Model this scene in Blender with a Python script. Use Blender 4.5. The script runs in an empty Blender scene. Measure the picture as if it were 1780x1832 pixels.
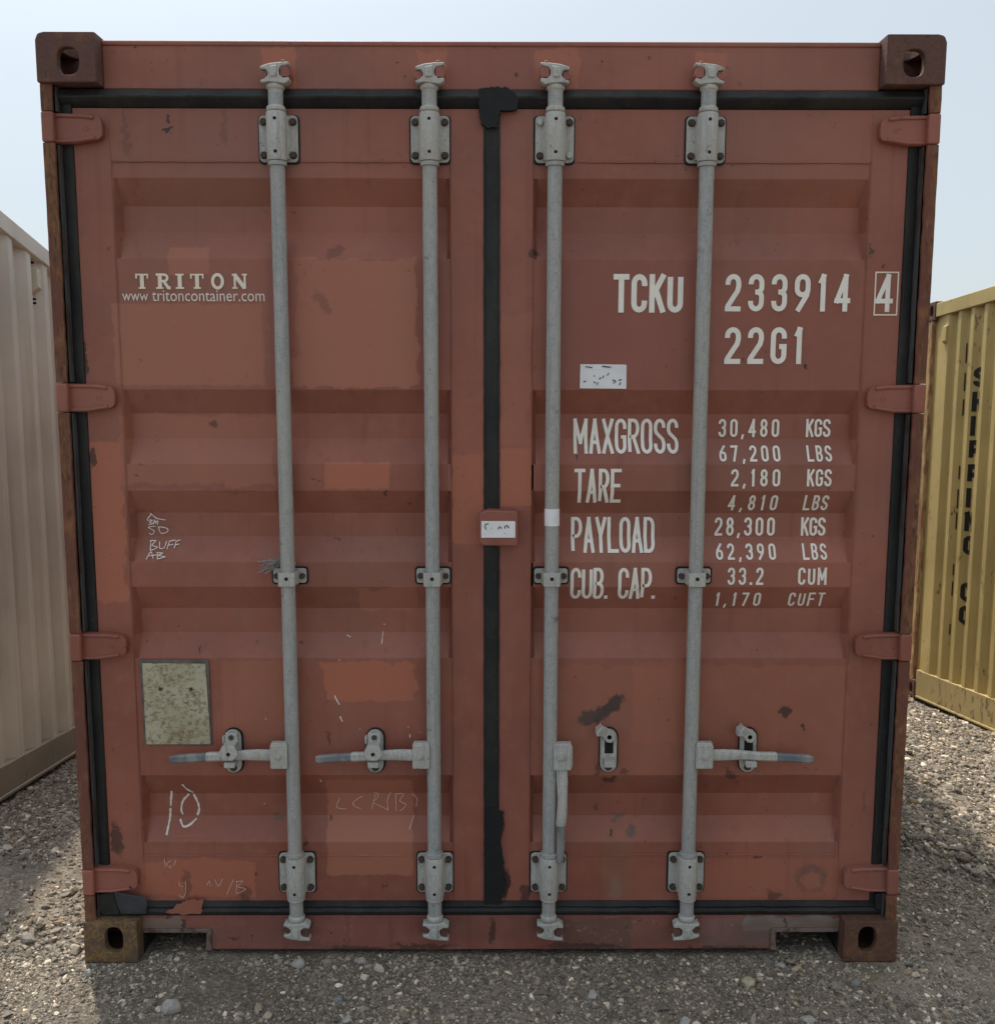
import bpy, bmesh, math, random
import numpy as np
from mathutils import Vector, Matrix

random.seed(7)
rng = np.random.default_rng(11)
SC = bpy.context.scene
COL = SC.collection

# ------------------------------------------------------------------ camera
CAM = Vector((0.003807, -2.879919, 1.745632))
FWD = Vector((0.00447373, 0.99141438, -0.13068098))
RGT = Vector((0.99998963, -0.00432404, 0.00142919))
UPV = Vector((-0.000851845, 0.130686023, 0.99142344))
FPX, PW, PH = 1835.0, 1780.0, 1832.0
cd = bpy.data.cameras.new("camera")
cam = bpy.data.objects.new("camera", cd)
COL.objects.link(cam)
m = Matrix((RGT, UPV, -FWD)).transposed().to_4x4()
m.translation = CAM
cam.matrix_world = m
cd.sensor_fit = 'HORIZONTAL'
cd.sensor_width = 36.0
cd.lens = FPX / PW * 36.0
cd.clip_start = 0.05
cd.clip_end = 3000
SC.camera = cam

# ------------------------------------------------------------------ light
LIGHT_DIR = Vector((0.24, -0.48, -1.0)).normalized()   # direction the sunlight travels
SUN_EL = math.asin(-LIGHT_DIR.z)
SUN_AZ = math.atan2(-LIGHT_DIR.x, -LIGHT_DIR.y)
sd = bpy.data.lights.new("sun", 'SUN')
sd.energy = 2.9
sd.angle = math.radians(1.5)
sd.color = (1.0, 0.92, 0.79)
sun = bpy.data.objects.new("sun", sd)
COL.objects.link(sun)
sun.rotation_euler = LIGHT_DIR.to_track_quat('-Z', 'Y').to_euler()
world = bpy.data.worlds.new("World")
SC.world = world
world.use_nodes = True
wt = world.node_tree
wt.nodes.clear()
sky = wt.nodes.new('ShaderNodeTexSky')
sky.sky_type = 'NISHITA'
sky.sun_disc = False
sky.sun_elevation = SUN_EL
sky.sun_rotation = SUN_AZ
sky.air_density = 1.0
sky.dust_density = 1.5
sky.ozone_density = 1.0
hs = wt.nodes.new('ShaderNodeHueSaturation')
hs.inputs['Saturation'].default_value = 0.62
bg = wt.nodes.new('ShaderNodeBackground')
bg.inputs['Strength'].default_value = 0.105
wo = wt.nodes.new('ShaderNodeOutputWorld')
wt.links.new(sky.outputs[0], hs.inputs['Color'])
# thin high haze evens out the clear-sky colours
hz = wt.nodes.new('ShaderNodeMix')
hz.data_type = 'RGBA'
hz.inputs[0].default_value = 0.72
hz.inputs[7].default_value = (5.3, 5.95, 6.4, 1)
wt.links.new(hs.outputs[0], hz.inputs[6])
# broad bright aureole of the sun in the haze
tc = wt.nodes.new('ShaderNodeTexCoord')
dp = wt.nodes.new('ShaderNodeVectorMath')
dp.operation = 'DOT_PRODUCT'
wt.links.new(tc.outputs['Generated'], dp.inputs[0])
dp.inputs[1].default_value = tuple(-LIGHT_DIR)


def wmath(op, a, v):
    nd = wt.nodes.new('ShaderNodeMath')
    nd.operation = op
    wt.links.new(a, nd.inputs[0])
    nd.inputs[1].default_value = v
    return nd.outputs[0]


au = wmath('ADD', wmath('MULTIPLY', wmath('POWER', wmath('MAXIMUM', dp.outputs['Value'], 0.0), 9.0), 4.0), 0.9)
ml = wt.nodes.new('ShaderNodeVectorMath')
ml.operation = 'SCALE'
wt.links.new(hz.outputs[2], ml.inputs[0])
wt.links.new(au, ml.inputs['Scale'])
wt.links.new(ml.outputs[0], bg.inputs['Color'])
wt.links.new(bg.outputs[0], wo.inputs['Surface'])
SC.view_settings.view_transform = 'Standard'
SC.view_settings.look = 'None'
SC.view_settings.gamma = 1.0
SC.view_settings.exposure = 0.46
SC.view_settings.use_curve_mapping = False


# ------------------------------------------------------------------ helpers
def U(px, py, Y):
    """photo pixel -> (x, z) on the plane y = Y (survey of the door face)"""
    d = FWD + RGT * ((px - PW / 2) / FPX) - UPV * ((py - PH / 2) / FPX)
    t = (Y - CAM.y) / d.y
    p = CAM + d * t
    return p.x, p.z


def G(px, py, Z=0.0):
    d = FWD + RGT * ((px - PW / 2) / FPX) - UPV * ((py - PH / 2) / FPX)
    t = (Z - CAM.z) / d.z
    p = CAM + d * t
    return p.x, p.y


def lin(r, g, b):
    def f(c):
        c /= 255.0
        return c / 12.92 if c <= 0.04045 else ((c + 0.055) / 1.055) ** 2.4
    return (f(r), f(g), f(b), 1.0)


# ------------------------------------------------------------------ node helpers
class NT:
    def __init__(self, name):
        self.mat = bpy.data.materials.new(name)
        self.mat.use_nodes = True
        self.t = self.mat.node_tree
        self.t.nodes.clear()
        self.out = self.n('ShaderNodeOutputMaterial')
        self.b = self.n('ShaderNodeBsdfPrincipled')
        self.t.links.new(self.b.outputs[0], self.out.inputs[0])
        self.pos = self.n('ShaderNodeTexCoord').outputs['Object']

    def n(self, typ, **kw):
        nd = self.t.nodes.new(typ)
        for k, v in kw.items():
            setattr(nd, k, v)
        return nd

    def set(self, sock, v):
        if isinstance(v, bpy.types.NodeSocket):
            self.t.links.new(v, sock)
        else:
            sock.default_value = v

    def noise(self, scale, detail=3, rough=0.55, vec=None, stretch=None, dist=0.0):
        v = self.pos if vec is None else vec
        if stretch:
            mp = self.n('ShaderNodeMapping')
            self.set(mp.inputs['Vector'], v)
            mp.inputs['Scale'].default_value = stretch
            v = mp.outputs[0]
        nd = self.n('ShaderNodeTexNoise')
        self.set(nd.inputs['Vector'], v)
        nd.inputs['Scale'].default_value = scale
        nd.inputs['Detail'].default_value = detail
        nd.inputs['Roughness'].default_value = rough
        nd.inputs['Distortion'].default_value = dist
        return nd.outputs['Fac'], nd.outputs['Color']

    def ramp(self, v, a, b, lo=0.0, hi=1.0):
        nd = self.n('ShaderNodeMapRange')
        nd.interpolation_type = 'SMOOTHSTEP'
        self.set(nd.inputs['Value'], v)
        nd.inputs['From Min'].default_value = a
        nd.inputs['From Max'].default_value = b
        nd.inputs['To Min'].default_value = lo
        nd.inputs['To Max'].default_value = hi
        return nd.outputs[0]

    def math(self, op, a, b=0.0):
        nd = self.n('ShaderNodeMath', operation=op)
        self.set(nd.inputs[0], a)
        self.set(nd.inputs[1], b)
        return nd.outputs[0]

    def mix(self, fac, a, b, blend='MIX'):
        nd = self.n('ShaderNodeMix', data_type='RGBA', blend_type=blend)
        self.set(nd.inputs[0], fac)
        self.set(nd.inputs[6], a)
        self.set(nd.inputs[7], b)
        return nd.outputs[2]

    def distort(self, scale, amp):
        _, c = self.noise(scale, 3, 0.6)
        s = self.n('ShaderNodeVectorMath', operation='SUBTRACT')
        self.set(s.inputs[0], c)
        s.inputs[1].default_value = (0.5, 0.5, 0.5)
        k = self.n('ShaderNodeVectorMath', operation='SCALE')
        self.set(k.inputs[0], s.outputs[0])
        k.inputs['Scale'].default_value = amp
        a = self.n('ShaderNodeVectorMath', operation='ADD')
        self.set(a.inputs[0], self.pos)
        self.set(a.inputs[1], k.outputs[0])
        return a.outputs[0]

    def bump(self, h, strength, dist=0.01):
        nd = self.n('ShaderNodeBump')
        nd.inputs['Strength'].default_value = strength
        nd.inputs['Distance'].default_value = dist
        self.set(nd.inputs['Height'], h)
        prev = self.b.inputs['Normal']
        if prev.is_linked:
            self.t.links.new(prev.links[0].from_socket, nd.inputs['Normal'])
        self.t.links.new(nd.outputs[0], prev)

    def fin(self, col, rough=0.6, metal=0.0, spec=0.5):
        self.set(self.b.inputs['Base Color'], col)
        self.set(self.b.inputs['Roughness'], rough)
        self.set(self.b.inputs['Metallic'], metal)
        self.set(self.b.inputs['Specular IOR Level'], spec)
        return self.mat


def group_rect():
    g = bpy.data.node_groups.new("patch_mask", 'ShaderNodeTree')
    I = g.interface
    I.new_socket("V", in_out='INPUT', socket_type='NodeSocketVector')
    for s in ("X0", "X1", "Z0", "Z1", "Soft"):
        I.new_socket(s, in_out='INPUT', socket_type='NodeSocketFloat')
    I.new_socket("Fac", in_out='OUTPUT', socket_type='NodeSocketFloat')
    gi = g.nodes.new('NodeGroupInput')
    go = g.nodes.new('NodeGroupOutput')
    sp = g.nodes.new('ShaderNodeSeparateXYZ')
    g.links.new(gi.outputs['V'], sp.inputs[0])

    def mm(op, a, b):
        nd = g.nodes.new('ShaderNodeMath')
        nd.operation = op
        g.links.new(a, nd.inputs[0])
        g.links.new(b, nd.inputs[1])
        return nd.outputs[0]
    a = mm('SUBTRACT', sp.outputs[0], gi.outputs['X0'])
    b = mm('SUBTRACT', gi.outputs['X1'], sp.outputs[0])
    c = mm('SUBTRACT', sp.outputs[2], gi.outputs['Z0'])
    d = mm('SUBTRACT', gi.outputs['Z1'], sp.outputs[2])
    mn = mm('MINIMUM', mm('MINIMUM', a, b), mm('MINIMUM', c, d))
    q = mm('DIVIDE', mn, gi.outputs['Soft'])
    cl = g.nodes.new('ShaderNodeClamp')
    g.links.new(q, cl.inputs[0])
    g.links.new(cl.outputs[0], go.inputs[0])
    return g


def group_blot():
    g = bpy.data.node_groups.new("blot_mask", 'ShaderNodeTree')
    I = g.interface
    I.new_socket("V", in_out='INPUT', socket_type='NodeSocketVector')
    for s in ("CX", "CZ", "RX", "RZ", "Cos", "Sin", "Soft"):
        I.new_socket(s, in_out='INPUT', socket_type='NodeSocketFloat')
    I.new_socket("Fac", in_out='OUTPUT', socket_type='NodeSocketFloat')
    gi = g.nodes.new('NodeGroupInput')
    go = g.nodes.new('NodeGroupOutput')
    sp = g.nodes.new('ShaderNodeSeparateXYZ')
    g.links.new(gi.outputs['V'], sp.inputs[0])

    def mm(op, a, b):
        nd = g.nodes.new('ShaderNodeMath')
        nd.operation = op
        for i, v in enumerate((a, b)):
            if isinstance(v, (int, float)):
                nd.inputs[i].default_value = v
            else:
                g.links.new(v, nd.inputs[i])
        return nd.outputs[0]
    x = mm('SUBTRACT', sp.outputs[0], gi.outputs['CX'])
    z = mm('SUBTRACT', sp.outputs[2], gi.outputs['CZ'])
    co, si = gi.outputs['Cos'], gi.outputs['Sin']
    u = mm('DIVIDE', mm('ADD', mm('MULTIPLY', x, co), mm('MULTIPLY', z, si)), gi.outputs['RX'])
    v = mm('DIVIDE', mm('SUBTRACT', mm('MULTIPLY', z, co), mm('MULTIPLY', x, si)), gi.outputs['RZ'])
    r = mm('SQRT', mm('ADD', mm('MULTIPLY', u, u), mm('MULTIPLY', v, v)), 0.0)
    q = mm('DIVIDE', mm('SUBTRACT', 1.0, r), gi.outputs['Soft'])
    cl = g.nodes.new('ShaderNodeClamp')
    g.links.new(q, cl.inputs[0])
    g.links.new(cl.outputs[0], go.inputs[0])
    return g


GR, GB = group_rect(), group_blot()


def rect_px(x0, y0, x1, y1, Y=0.06):
    a = U(x0, y1, Y)
    b = U(x1, y0, Y)
    return a[0], b[0], a[1], b[1]


def paint(name, base, patches=(), blots=(), mottle=0.16, chips=0.7, rough=0.52, streak=0.35, soft=0.004, dirt=0.0):
    """weathered oxide-red paint: patches = (px rect, colour, strength), blots = (px, py, rx, ry, deg, colour, strength)"""
    k = NT(name)
    f1, _ = k.noise(2.2, 4, 0.6)
    f2, _ = k.noise(17, 4, 0.65)
    b = Vector(base[:3])
    c = k.mix(k.ramp(f1, 0.3, 0.72), (*(b * (1 - mottle)), 1), (*(b * (1 + mottle)), 1))
    fade = (b.x * 1.12, b.y * 1.5, b.z * 1.6, 1)
    c = k.mix(k.math('MULTIPLY', k.ramp(f2, 0.42, 0.8), 0.5), c, fade)
    f0, _ = k.noise(0.9, 5, 0.7)
    c = k.mix(k.math('MULTIPLY', k.ramp(f0, 0.4, 0.68), 0.5), c, (b.x * 0.86, b.y * 1.3, b.z * 1.5, 1))
    # vertical run marks
    s1, _ = k.noise(1.0, 3, 0.6, stretch=(34, 34, 1.1))
    c = k.mix(k.math('MULTIPLY', k.ramp(s1, 0.54, 0.8), streak), c, (b.x * 0.55, b.y * 0.5, b.z * 0.55, 1))
    if patches:
        dv = k.distort(15, 0.06)
        dv2 = k.distort(45, 0.022)
        for i, (r, pc, st) in enumerate(patches):
            g = k.n('ShaderNodeGroup')
            g.node_tree = GR
            k.set(g.inputs['V'], dv if i % 3 else dv2)
            for s, v in zip(("X0", "X1", "Z0", "Z1"), rect_px(*r)):
                g.inputs[s].default_value = v
            g.inputs['Soft'].default_value = soft
            c = k.mix(k.math('MULTIPLY', g.outputs[0], st), c, (*pc[:3], 1))
    if dirt:
        d1, _ = k.noise(3.5, 5, 0.7, stretch=(0.6, 1, 2.2))
        d2, _ = k.noise(75, 4, 0.75)
        d3, _ = k.noise(4.5, 3, 0.6)
        c = k.mix(k.math('MULTIPLY', k.ramp(d1, 0.42, 0.7), dirt), c, (0.15, 0.095, 0.07, 1))
        c = k.mix(k.math('MULTIPLY', k.math('MULTIPLY', k.ramp(d2, 0.6, 0.66), k.ramp(d3, 0.52, 0.62)), dirt), c, (0.36, 0.3, 0.26, 1))
    # grime freckles and small rust chips
    f3, _ = k.noise(46, 5, 0.7)
    f4, _ = k.noise(5, 2, 0.5)
    chip = k.math('MULTIPLY', k.ramp(f3, 0.645, 0.69), k.ramp(f4, 0.47, 0.6))
    c = k.mix(k.math('MULTIPLY', chip, chips), c, (0.035, 0.016, 0.013, 1))
    f5, _ = k.noise(120, 2, 0.5)
    spk = k.math('MULTIPLY', k.ramp(f5, 0.72, 0.76), k.ramp(f4, 0.38, 0.5))
    c = k.mix(k.math('MULTIPLY', spk, 0.5), c, (0.06, 0.03, 0.026, 1))
    if blots:
        dvb = k.distort(48, 0.045)
        for (px, py, rx, ry, deg, pc, st) in blots:
            x, z = U(px, py, 0.06)
            g = k.n('ShaderNodeGroup')
            g.node_tree = GB
            k.set(g.inputs['V'], dvb)
            g.inputs['CX'].default_value = x
            g.inputs['CZ'].default_value = z
            g.inputs['RX'].default_value = rx / 625
            g.inputs['RZ'].default_value = ry / 625
            g.inputs['Cos'].default_value = math.cos(math.radians(deg))
            g.inputs['Sin'].default_value = math.sin(math.radians(deg))
            g.inputs['Soft'].default_value = 0.3
            c = k.mix(k.math('MULTIPLY', g.outputs[0], st), c, (*pc[:3], 1))
    sc1, _ = k.noise(9, 3, 0.6, stretch=(0.35, 1, 9))
    sc2, _ = k.noise(6, 2, 0.5)
    c = k.mix(k.math('MULTIPLY', k.math('MULTIPLY', k.ramp(sc1, 0.67, 0.7), k.ramp(sc2, 0.5, 0.62)), 0.3), c, fade)
    f6, _ = k.noise(3.2, 2, 0.5)
    k.bump(f6, 0.35, 0.012)
    k.bump(k.noise(160, 3, 0.6)[0], 0.12, 0.002)
    rg = k.math('ADD', k.ramp(f2, 0.3, 0.8, -0.07, 0.1), rough)
    return k.fin(c, rg, 0, 0.45)


def rusty(name, paintc, rustc, amt, dark=(0.036, 0.022, 0.018, 1), scale=14, stretch=None, rough=0.8):
    k = NT(name)
    f, _ = k.noise(scale, 6, 0.68, stretch=stretch)
    f2, _ = k.noise(scale * 4, 5, 0.75, stretch=stretch and (1, 1, 0.3))
    f3, _ = k.noise(scale * 0.45, 3, 0.6)
    c = k.mix(k.ramp(f2, 0.4, 0.72), rustc, dark)
    f9, _ = k.noise(scale * 2.2, 6, 0.8, stretch=stretch and (1, 1, 0.3))
    c = k.mix(k.ramp(f, amt - 0.05, amt + 0.05), c, paintc)
    c = k.mix(k.math('MULTIPLY', k.ramp(f3, 0.5, 0.75), 0.55), c, (rustc[0] * 1.6, rustc[1] * 1.5, rustc[2] * 1.3, 1))
    c = k.mix(k.math('MULTIPLY', k.ramp(f9, 0.56, 0.66), 0.6), c, dark)
    c = k.mix(k.math('MULTIPLY', k.ramp(f9, 0.30, 0.40, 1, 0), 0.45), c, (0.3, 0.24, 0.19, 1))
    k.bump(f, 0.6, 0.004)
    k.bump(f2, 0.5, 0.002)
    return k.fin(c, rough, 0, 0.3)


def simple(name, col, rough=0.7, var=0.2, scale=30, metal=0.0, bumpy=0.2, spec=0.4):
    k = NT(name)
    f, _ = k.noise(scale, 4, 0.65)
    b = Vector(col[:3])
    c = k.mix(k.ramp(f, 0.3, 0.72), (*(b * (1 - var)), 1), (*(b * (1 + var)), 1))
    k.bump(f, bumpy, 0.002)
    return k.fin(c, rough, metal, spec)


RED = (0.305, 0.1, 0.066, 1)
LITE = (0.405, 0.152, 0.094, 1)       # fresher touch-up coat
ORNG = (0.44, 0.146, 0.085, 1)
DULL = (0.28, 0.096, 0.073, 1)
DARK = (0.035, 0.022, 0.02, 1)
GREY = (0.125, 0.085, 0.072, 1)

left_patches = [
    ((207, 542, 470, 690), LITE, 0.7), ((520, 462, 746, 694), LITE, 0.85), ((216, 742, 488, 868), LITE, 0.5),
    ((580, 826, 697, 876), ORNG, 0.85), ((150, 787, 217, 1074), ORNG, 0.75), ((580, 1182, 742, 1255), ORNG, 0.85),
    ((584, 1396, 738, 1566), LITE, 0.85), ((256, 1538, 455, 1604), ORNG, 0.65), ((810, 812, 868, 972), ORNG, 0.7),
    ((300, 440, 375, 492), LITE, 0.7), ((640, 1052, 745, 1096), LITE, 0.6), ((232, 876, 492, 922), LITE, 0.35),
    ((400, 1180, 520, 1330), LITE, 0.35), ((480, 430, 530, 640), DULL, 0.5)]
left_blots = [
    (303, 214, 3, 9, 0, DARK, 0.9), (300, 233, 11, 4, 10, DARK, 0.9), (225, 235, 6, 46, 2, DARK, 0.3),
    (402, 225, 5, 40, 0, DARK, 0.22), (210, 1500, 13, 40, 3, DARK, 0.75), (155, 640, 5, 40, 0, DARK, 0.8),
    (166, 815, 7, 22, 0, DARK, 0.8), (376, 758, 8, 7, 20, DARK, 0.6), (498, 1470, 11, 9, 0, GREY, 0.7),
    (590, 1472, 6, 5, 0, DARK, 0.7), (548, 1508, 6, 8, 0, DARK, 0.7), (589, 1322, 4, 14, 0, DARK, 0.6),
    (352, 1165, 4, 8, 0, DARK, 0.8), (688, 1586, 5, 4, 0, DARK, 0.6), (600, 450, 22, 12, 20, DARK, 0.35),
    (578, 540, 26, 12, -55, DARK, 0.3), (440, 1600, 14, 22, 0, DARK, 0.45), (335, 1580, 7, 34, 0, DARK, 0.4),
    (690, 880, 5, 4, 0, DARK, 0.7), (600, 968, 5, 4, 0, DARK, 0.6)]
right_patches = [
    ((893, 800, 952, 905), ORNG, 0.8), ((953, 1190, 1518, 1390), LITE, 0.3), ((893, 560, 950, 800), LITE, 0.35),
    ((1005, 470, 1240, 690), DULL, 0.55), ((1280, 560, 1560, 690), DULL, 0.35), ((1075, 1500, 1132, 1606), (0.22, 0.13, 0.09, 1), 0.35),
    ((1250, 1535, 1500, 1606), ORNG, 0.35), ((1130, 1180, 1240, 1330), ORNG, 0.3)]
right_blots = [
    (1058, 1283, 30, 15, 16, (0.085, 0.058, 0.05, 1), 0.9), (1078, 1276, 26, 15, 38, (0.075, 0.05, 0.044, 1), 0.9), (1098, 1260, 28, 15, 42, (0.07, 0.045, 0.04, 1), 0.95),
    (1405, 1274, 12, 12, 50, DARK, 0.8), (1435, 1300, 4, 7, 0, DARK, 0.8), (1450, 1570, 34, 34, 0, GREY, 0.55),
    (1450, 1575, 22, 22, 0, LITE, 0.75), (1108, 1470, 12, 8, 15, GREY, 0.85), (1130, 1490, 9, 14, 0, GREY, 0.85),
    (1092, 1492, 4, 4, 0, DARK, 0.9), (1155, 1502, 3, 3, 0, DARK, 0.9), (1066, 1455, 8, 10, 0, DARK, 0.45),
    (1090, 1396, 14, 8, 0, DARK, 0.7), (1068, 1375, 6, 14, 0, DARK, 0.5), (1118, 1382, 9, 6, 0, DARK, 0.5),
    (1305, 1386, 12, 8, -10, DARK, 0.6), (1443, 659, 4, 5, 0, DARK, 0.9), (1580, 476, 3, 3, 0, DARK, 0.9),
    (955, 452, 10, 8, 0, DARK, 0.7), (1030, 818, 5, 3, 0, DARK, 0.7), (1356, 1534, 9, 3, 0, DARK, 0.7),
    (1385, 1600, 18, 12, 0, DARK, 0.55), (1555, 450, 4, 14, 10, DARK, 0.7), (940, 1600, 9, 26, 0, DARK, 0.7),
    (902, 1580, 12, 34, 0, (0.012, 0.012, 0.013, 1), 0.85), (896, 1470, 6, 30, 0, (0.012, 0.012, 0.013, 1), 0.8),
    (1100, 1590, 14, 26, 0, (0.25, 0.19, 0.15, 1), 0.35), (1465, 1435, 8, 14, 0, LITE, 0.5), (1545, 1430, 4, 26, 0, GREY, 0.6)]
frame_patches = [((470, 85, 530, 160), ORNG, 0.7), ((745, 90, 800, 158), ORNG, 0.5), ((955, 85, 1035, 160), ORNG, 0.6),
                 ((1240, 95, 1300, 160), ORNG, 0.6), ((800, 80, 950, 160), DULL, 0.4),
                 ((1000, 1640, 1130, 1696), (0.13, 0.085, 0.065, 1), 0.6), ((1250, 1638, 1400, 1690), (0.24, 0.17, 0.17, 1), 0.5),
                 ((1330, 1636, 1500, 1662), (0.3, 0.28, 0.26, 1), 0.8), ((262, 1638, 330, 1668), (0.24, 0.2, 0.17, 1), 0.7)]
frame_blots = [(330, 1650, 6, 14, 0, DARK, 0.7), (302, 1640, 8, 6, 0, DARK, 0.7), (880, 1665, 9, 30, 0, DARK, 0.7),
               (640, 1694, 60, 6, 0, DARK, 0.6), (420, 1675, 12, 3, 0, DARK, 0.6), (760, 1690, 70, 6, 0, DARK, 0.6),
               (1040, 1690, 90, 7, 0, DARK, 0.6), (1290, 1694, 90, 5, 0, DARK, 0.6), (1404, 1650, 3, 14, 0, DARK, 0.7),
               (1160, 102, 5, 3, 20, DARK, 0.6), (725, 138, 3, 4, 0, DARK, 0.8), (926, 133, 3, 4, 0, DARK, 0.8)]
M = {}
M['door_l'] = paint('red_door_paint_left', RED, left_patches, left_blots)
M['door_r'] = paint('red_door_paint_right', RED, right_patches, right_blots)
M['frame'] = paint('red_frame_paint', RED, frame_patches, frame_blots, chips=0.9, streak=0.25)
M['sill'] = paint('dirty_red_sill_paint', DULL, frame_patches, frame_blots, chips=1.0, streak=0.45, dirt=0.75)
M['red'] = paint('red_fitting_paint', (0.29, 0.093, 0.064, 1), chips=0.95, mottle=0.22)
M['wall_red'] = paint('faded_red_wall_paint', (0.2, 0.105, 0.088, 1), mottle=0.2)
M['cast'] = rusty('rusty_casting_paint', (0.125, 0.064, 0.055, 1), (0.15, 0.078, 0.052, 1), 0.47, scale=34)
M['cast_low'] = rusty('rusty_low_casting_paint', (0.13, 0.085, 0.06, 1), (0.23, 0.145, 0.065, 1), 0.5, scale=26)
M['cast_red'] = rusty('dark_rusty_casting_paint', (0.12, 0.06, 0.046, 1), (0.17, 0.09, 0.05, 1), 0.47, scale=26)
M['post'] = rusty('rusty_post_edge', (0.16, 0.062, 0.045, 1), (0.21, 0.1, 0.05, 1), 0.5, scale=26, stretch=(1, 1, 0.1))
M['lip'] = rusty('worn_grey_post_lip', (0.085, 0.087, 0.09, 1), (0.08, 0.05, 0.038, 1), 0.45, scale=30, stretch=(1, 1, 0.2))
M['dark'] = simple('dark_void', (0.012, 0.011, 0.011, 1), 0.9)
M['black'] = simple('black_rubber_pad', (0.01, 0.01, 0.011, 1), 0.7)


def rubber_mat():
    k = NT('weathered_black_rubber')
    f, _ = k.noise(9, 5, 0.65, stretch=(1, 1, 0.5))
    f2, _ = k.noise(60, 4, 0.7)
    c = k.mix(k.ramp(f, 0.35, 0.75), (0.011, 0.0115, 0.0125, 1), (0.031, 0.03, 0.028, 1))
    c = k.mix(k.math('MULTIPLY', k.ramp(f2, 0.56, 0.74), 0.45), c, (0.075, 0.068, 0.058, 1))
    k.bump(f2, 0.25, 0.002)
    k.bump(f, 0.4, 0.006)
    return k.fin(c, 0.62, 0, 0.4)


M['rubber'] = rubber_mat()
M['flap'] = simple('blue_grey_rubber', (0.04, 0.043, 0.05, 1), 0.7, 0.35, 14)


def galv_mat(name, a, bcol, spot, sc=1.0):
    k = NT(name)
    f, _ = k.noise(55 * sc, 6, 0.8, stretch=(1.6, 1.6, 0.6))
    f2, _ = k.noise(190 * sc, 4, 0.8)
    f3, _ = k.noise(3.2 * sc, 3, 0.6, stretch=(2, 2, 0.6))
    f4, _ = k.noise(13 * sc, 5, 0.7)
    c = k.mix(k.ramp(f, 0.25, 0.75), a, bcol)
    c = k.mix(k.math('MULTIPLY', k.ramp(f3, 0.4, 0.65), 0.55), c, (0.43, 0.415, 0.37, 1))
    c = k.mix(k.math('MULTIPLY', k.ramp(f2, 0.52, 0.64), 0.6), c, spot)
    f5, _ = k.noise(2.4 * sc, 4, 0.7, stretch=(22, 22, 1))
    c = k.mix(k.math('MULTIPLY', k.ramp(f5, 0.52, 0.66), 0.4), c, (0.2, 0.215, 0.23, 1))
    f6, _ = k.noise(24 * sc, 6, 0.8)
    c = k.mix(k.math('MULTIPLY', k.ramp(f6, 0.6, 0.68), 0.7), c, (0.11, 0.1, 0.09, 1))
    c = k.mix(k.math('MULTIPLY', k.ramp(f4, 0.64, 0.74), 0.45), c, (0.17, 0.125, 0.095, 1))
    k.bump(f2, 0.4, 0.0015)
    k.bump(f, 0.2, 0.002)
    return k.fin(c, k.ramp(f, 0.3, 0.7, 0.5, 0.72), 0.0, 0.5)


M['galv'] = galv_mat('weathered_galvanised_steel', (0.3, 0.31, 0.31, 1), (0.45, 0.45, 0.43, 1), (0.17, 0.175, 0.18, 1))
M['galv2'] = galv_mat('pale_galvanised_casting', (0.4, 0.395, 0.37, 1), (0.58, 0.57, 0.53, 1), (0.2, 0.185, 0.17, 1), 1.4)
M['grip'] = galv_mat('worn_blue_grey_grip', (0.1, 0.115, 0.14, 1), (0.2, 0.21, 0.225, 1), (0.03, 0.03, 0.035, 1), 2.6)
M['bolt'] = rusty('rusty_bolt', (0.07, 0.055, 0.045, 1), (0.09, 0.06, 0.04, 1), 0.5, scale=60, rough=0.6)
M['bolt_new'] = simple('bright_bolt', (0.45, 0.45, 0.43, 1), 0.45, 0.2, 60, 0.3)


def worn_mark(name, col, under, worn):
    k = NT(name)
    f, _ = k.noise(55, 5, 0.7)
    f2, _ = k.noise(9, 3, 0.6)
    v = k.math('ADD', f, k.math('MULTIPLY', k.math('SUBTRACT', f2, 0.5), 0.35))
    c = k.mix(k.ramp(v, worn, worn + 0.06), col, under)
    f3, _ = k.noise(20, 3, 0.6)
    c = k.mix(k.math('MULTIPLY', k.ramp(f3, 0.4, 0.75), 0.35), c, (col[0] * 0.75, col[1] * 0.68, col[2] * 0.58, 1))
    return k.fin(c, 0.6, 0, 0.35)


M['letter'] = worn_mark('white_lettering', (0.9, 0.86, 0.79, 1), RED, 0.76)
M['logo'] = worn_mark('cream_logo_lettering', (0.85, 0.77, 0.64, 1), RED, 0.68)
M['url'] = worn_mark('worn_address_lettering', (0.8, 0.71, 0.64, 1), RED, 0.64)
M['chalk'] = worn_mark('white_chalk', (0.8, 0.73, 0.68, 1), RED, 0.66)
M['chalk_faint'] = worn_mark('faint_chalk', (0.7, 0.5, 0.42, 1), RED, 0.66)
M['chalk_thick'] = worn_mark('thick_chalk', (0.78, 0.68, 0.62, 1), RED, 0.66)
M['paper'] = worn_mark('white_paper', (0.85, 0.85, 0.88, 1), (0.6, 0.6, 0.64, 1), 0.72)
M['ink'] = simple('dark_ink', (0.05, 0.05, 0.06, 1), 0.8)


def plate_mat():
    k = NT('corroded_data_plate')
    f, _ = k.noise(70, 6, 0.75)
    f2, _ = k.noise(110, 4, 0.7, stretch=(0.5, 1, 1.6))
    f3, _ = k.noise(6, 3, 0.6)
    c = k.mix(k.ramp(f3, 0.3, 0.7), (0.4, 0.37, 0.25, 1), (0.52, 0.49, 0.36, 1))
    c = k.mix(k.math('MULTIPLY', k.ramp(f, 0.47, 0.6), 0.8), c, (0.23, 0.165, 0.095, 1))
    c = k.mix(k.math('MULTIPLY', k.ramp(f2, 0.58, 0.66), 0.9), c, (0.07, 0.045, 0.03, 1))
    k.bump(f, 0.4, 0.003)
    return k.fin(c, 0.65, 0.1, 0.4)


M['plate'] = plate_mat()
M['plate_edge'] = simple('grey_plate_frame', (0.13, 0.11, 0.1, 1), 0.7, 0.3, 30)


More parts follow.
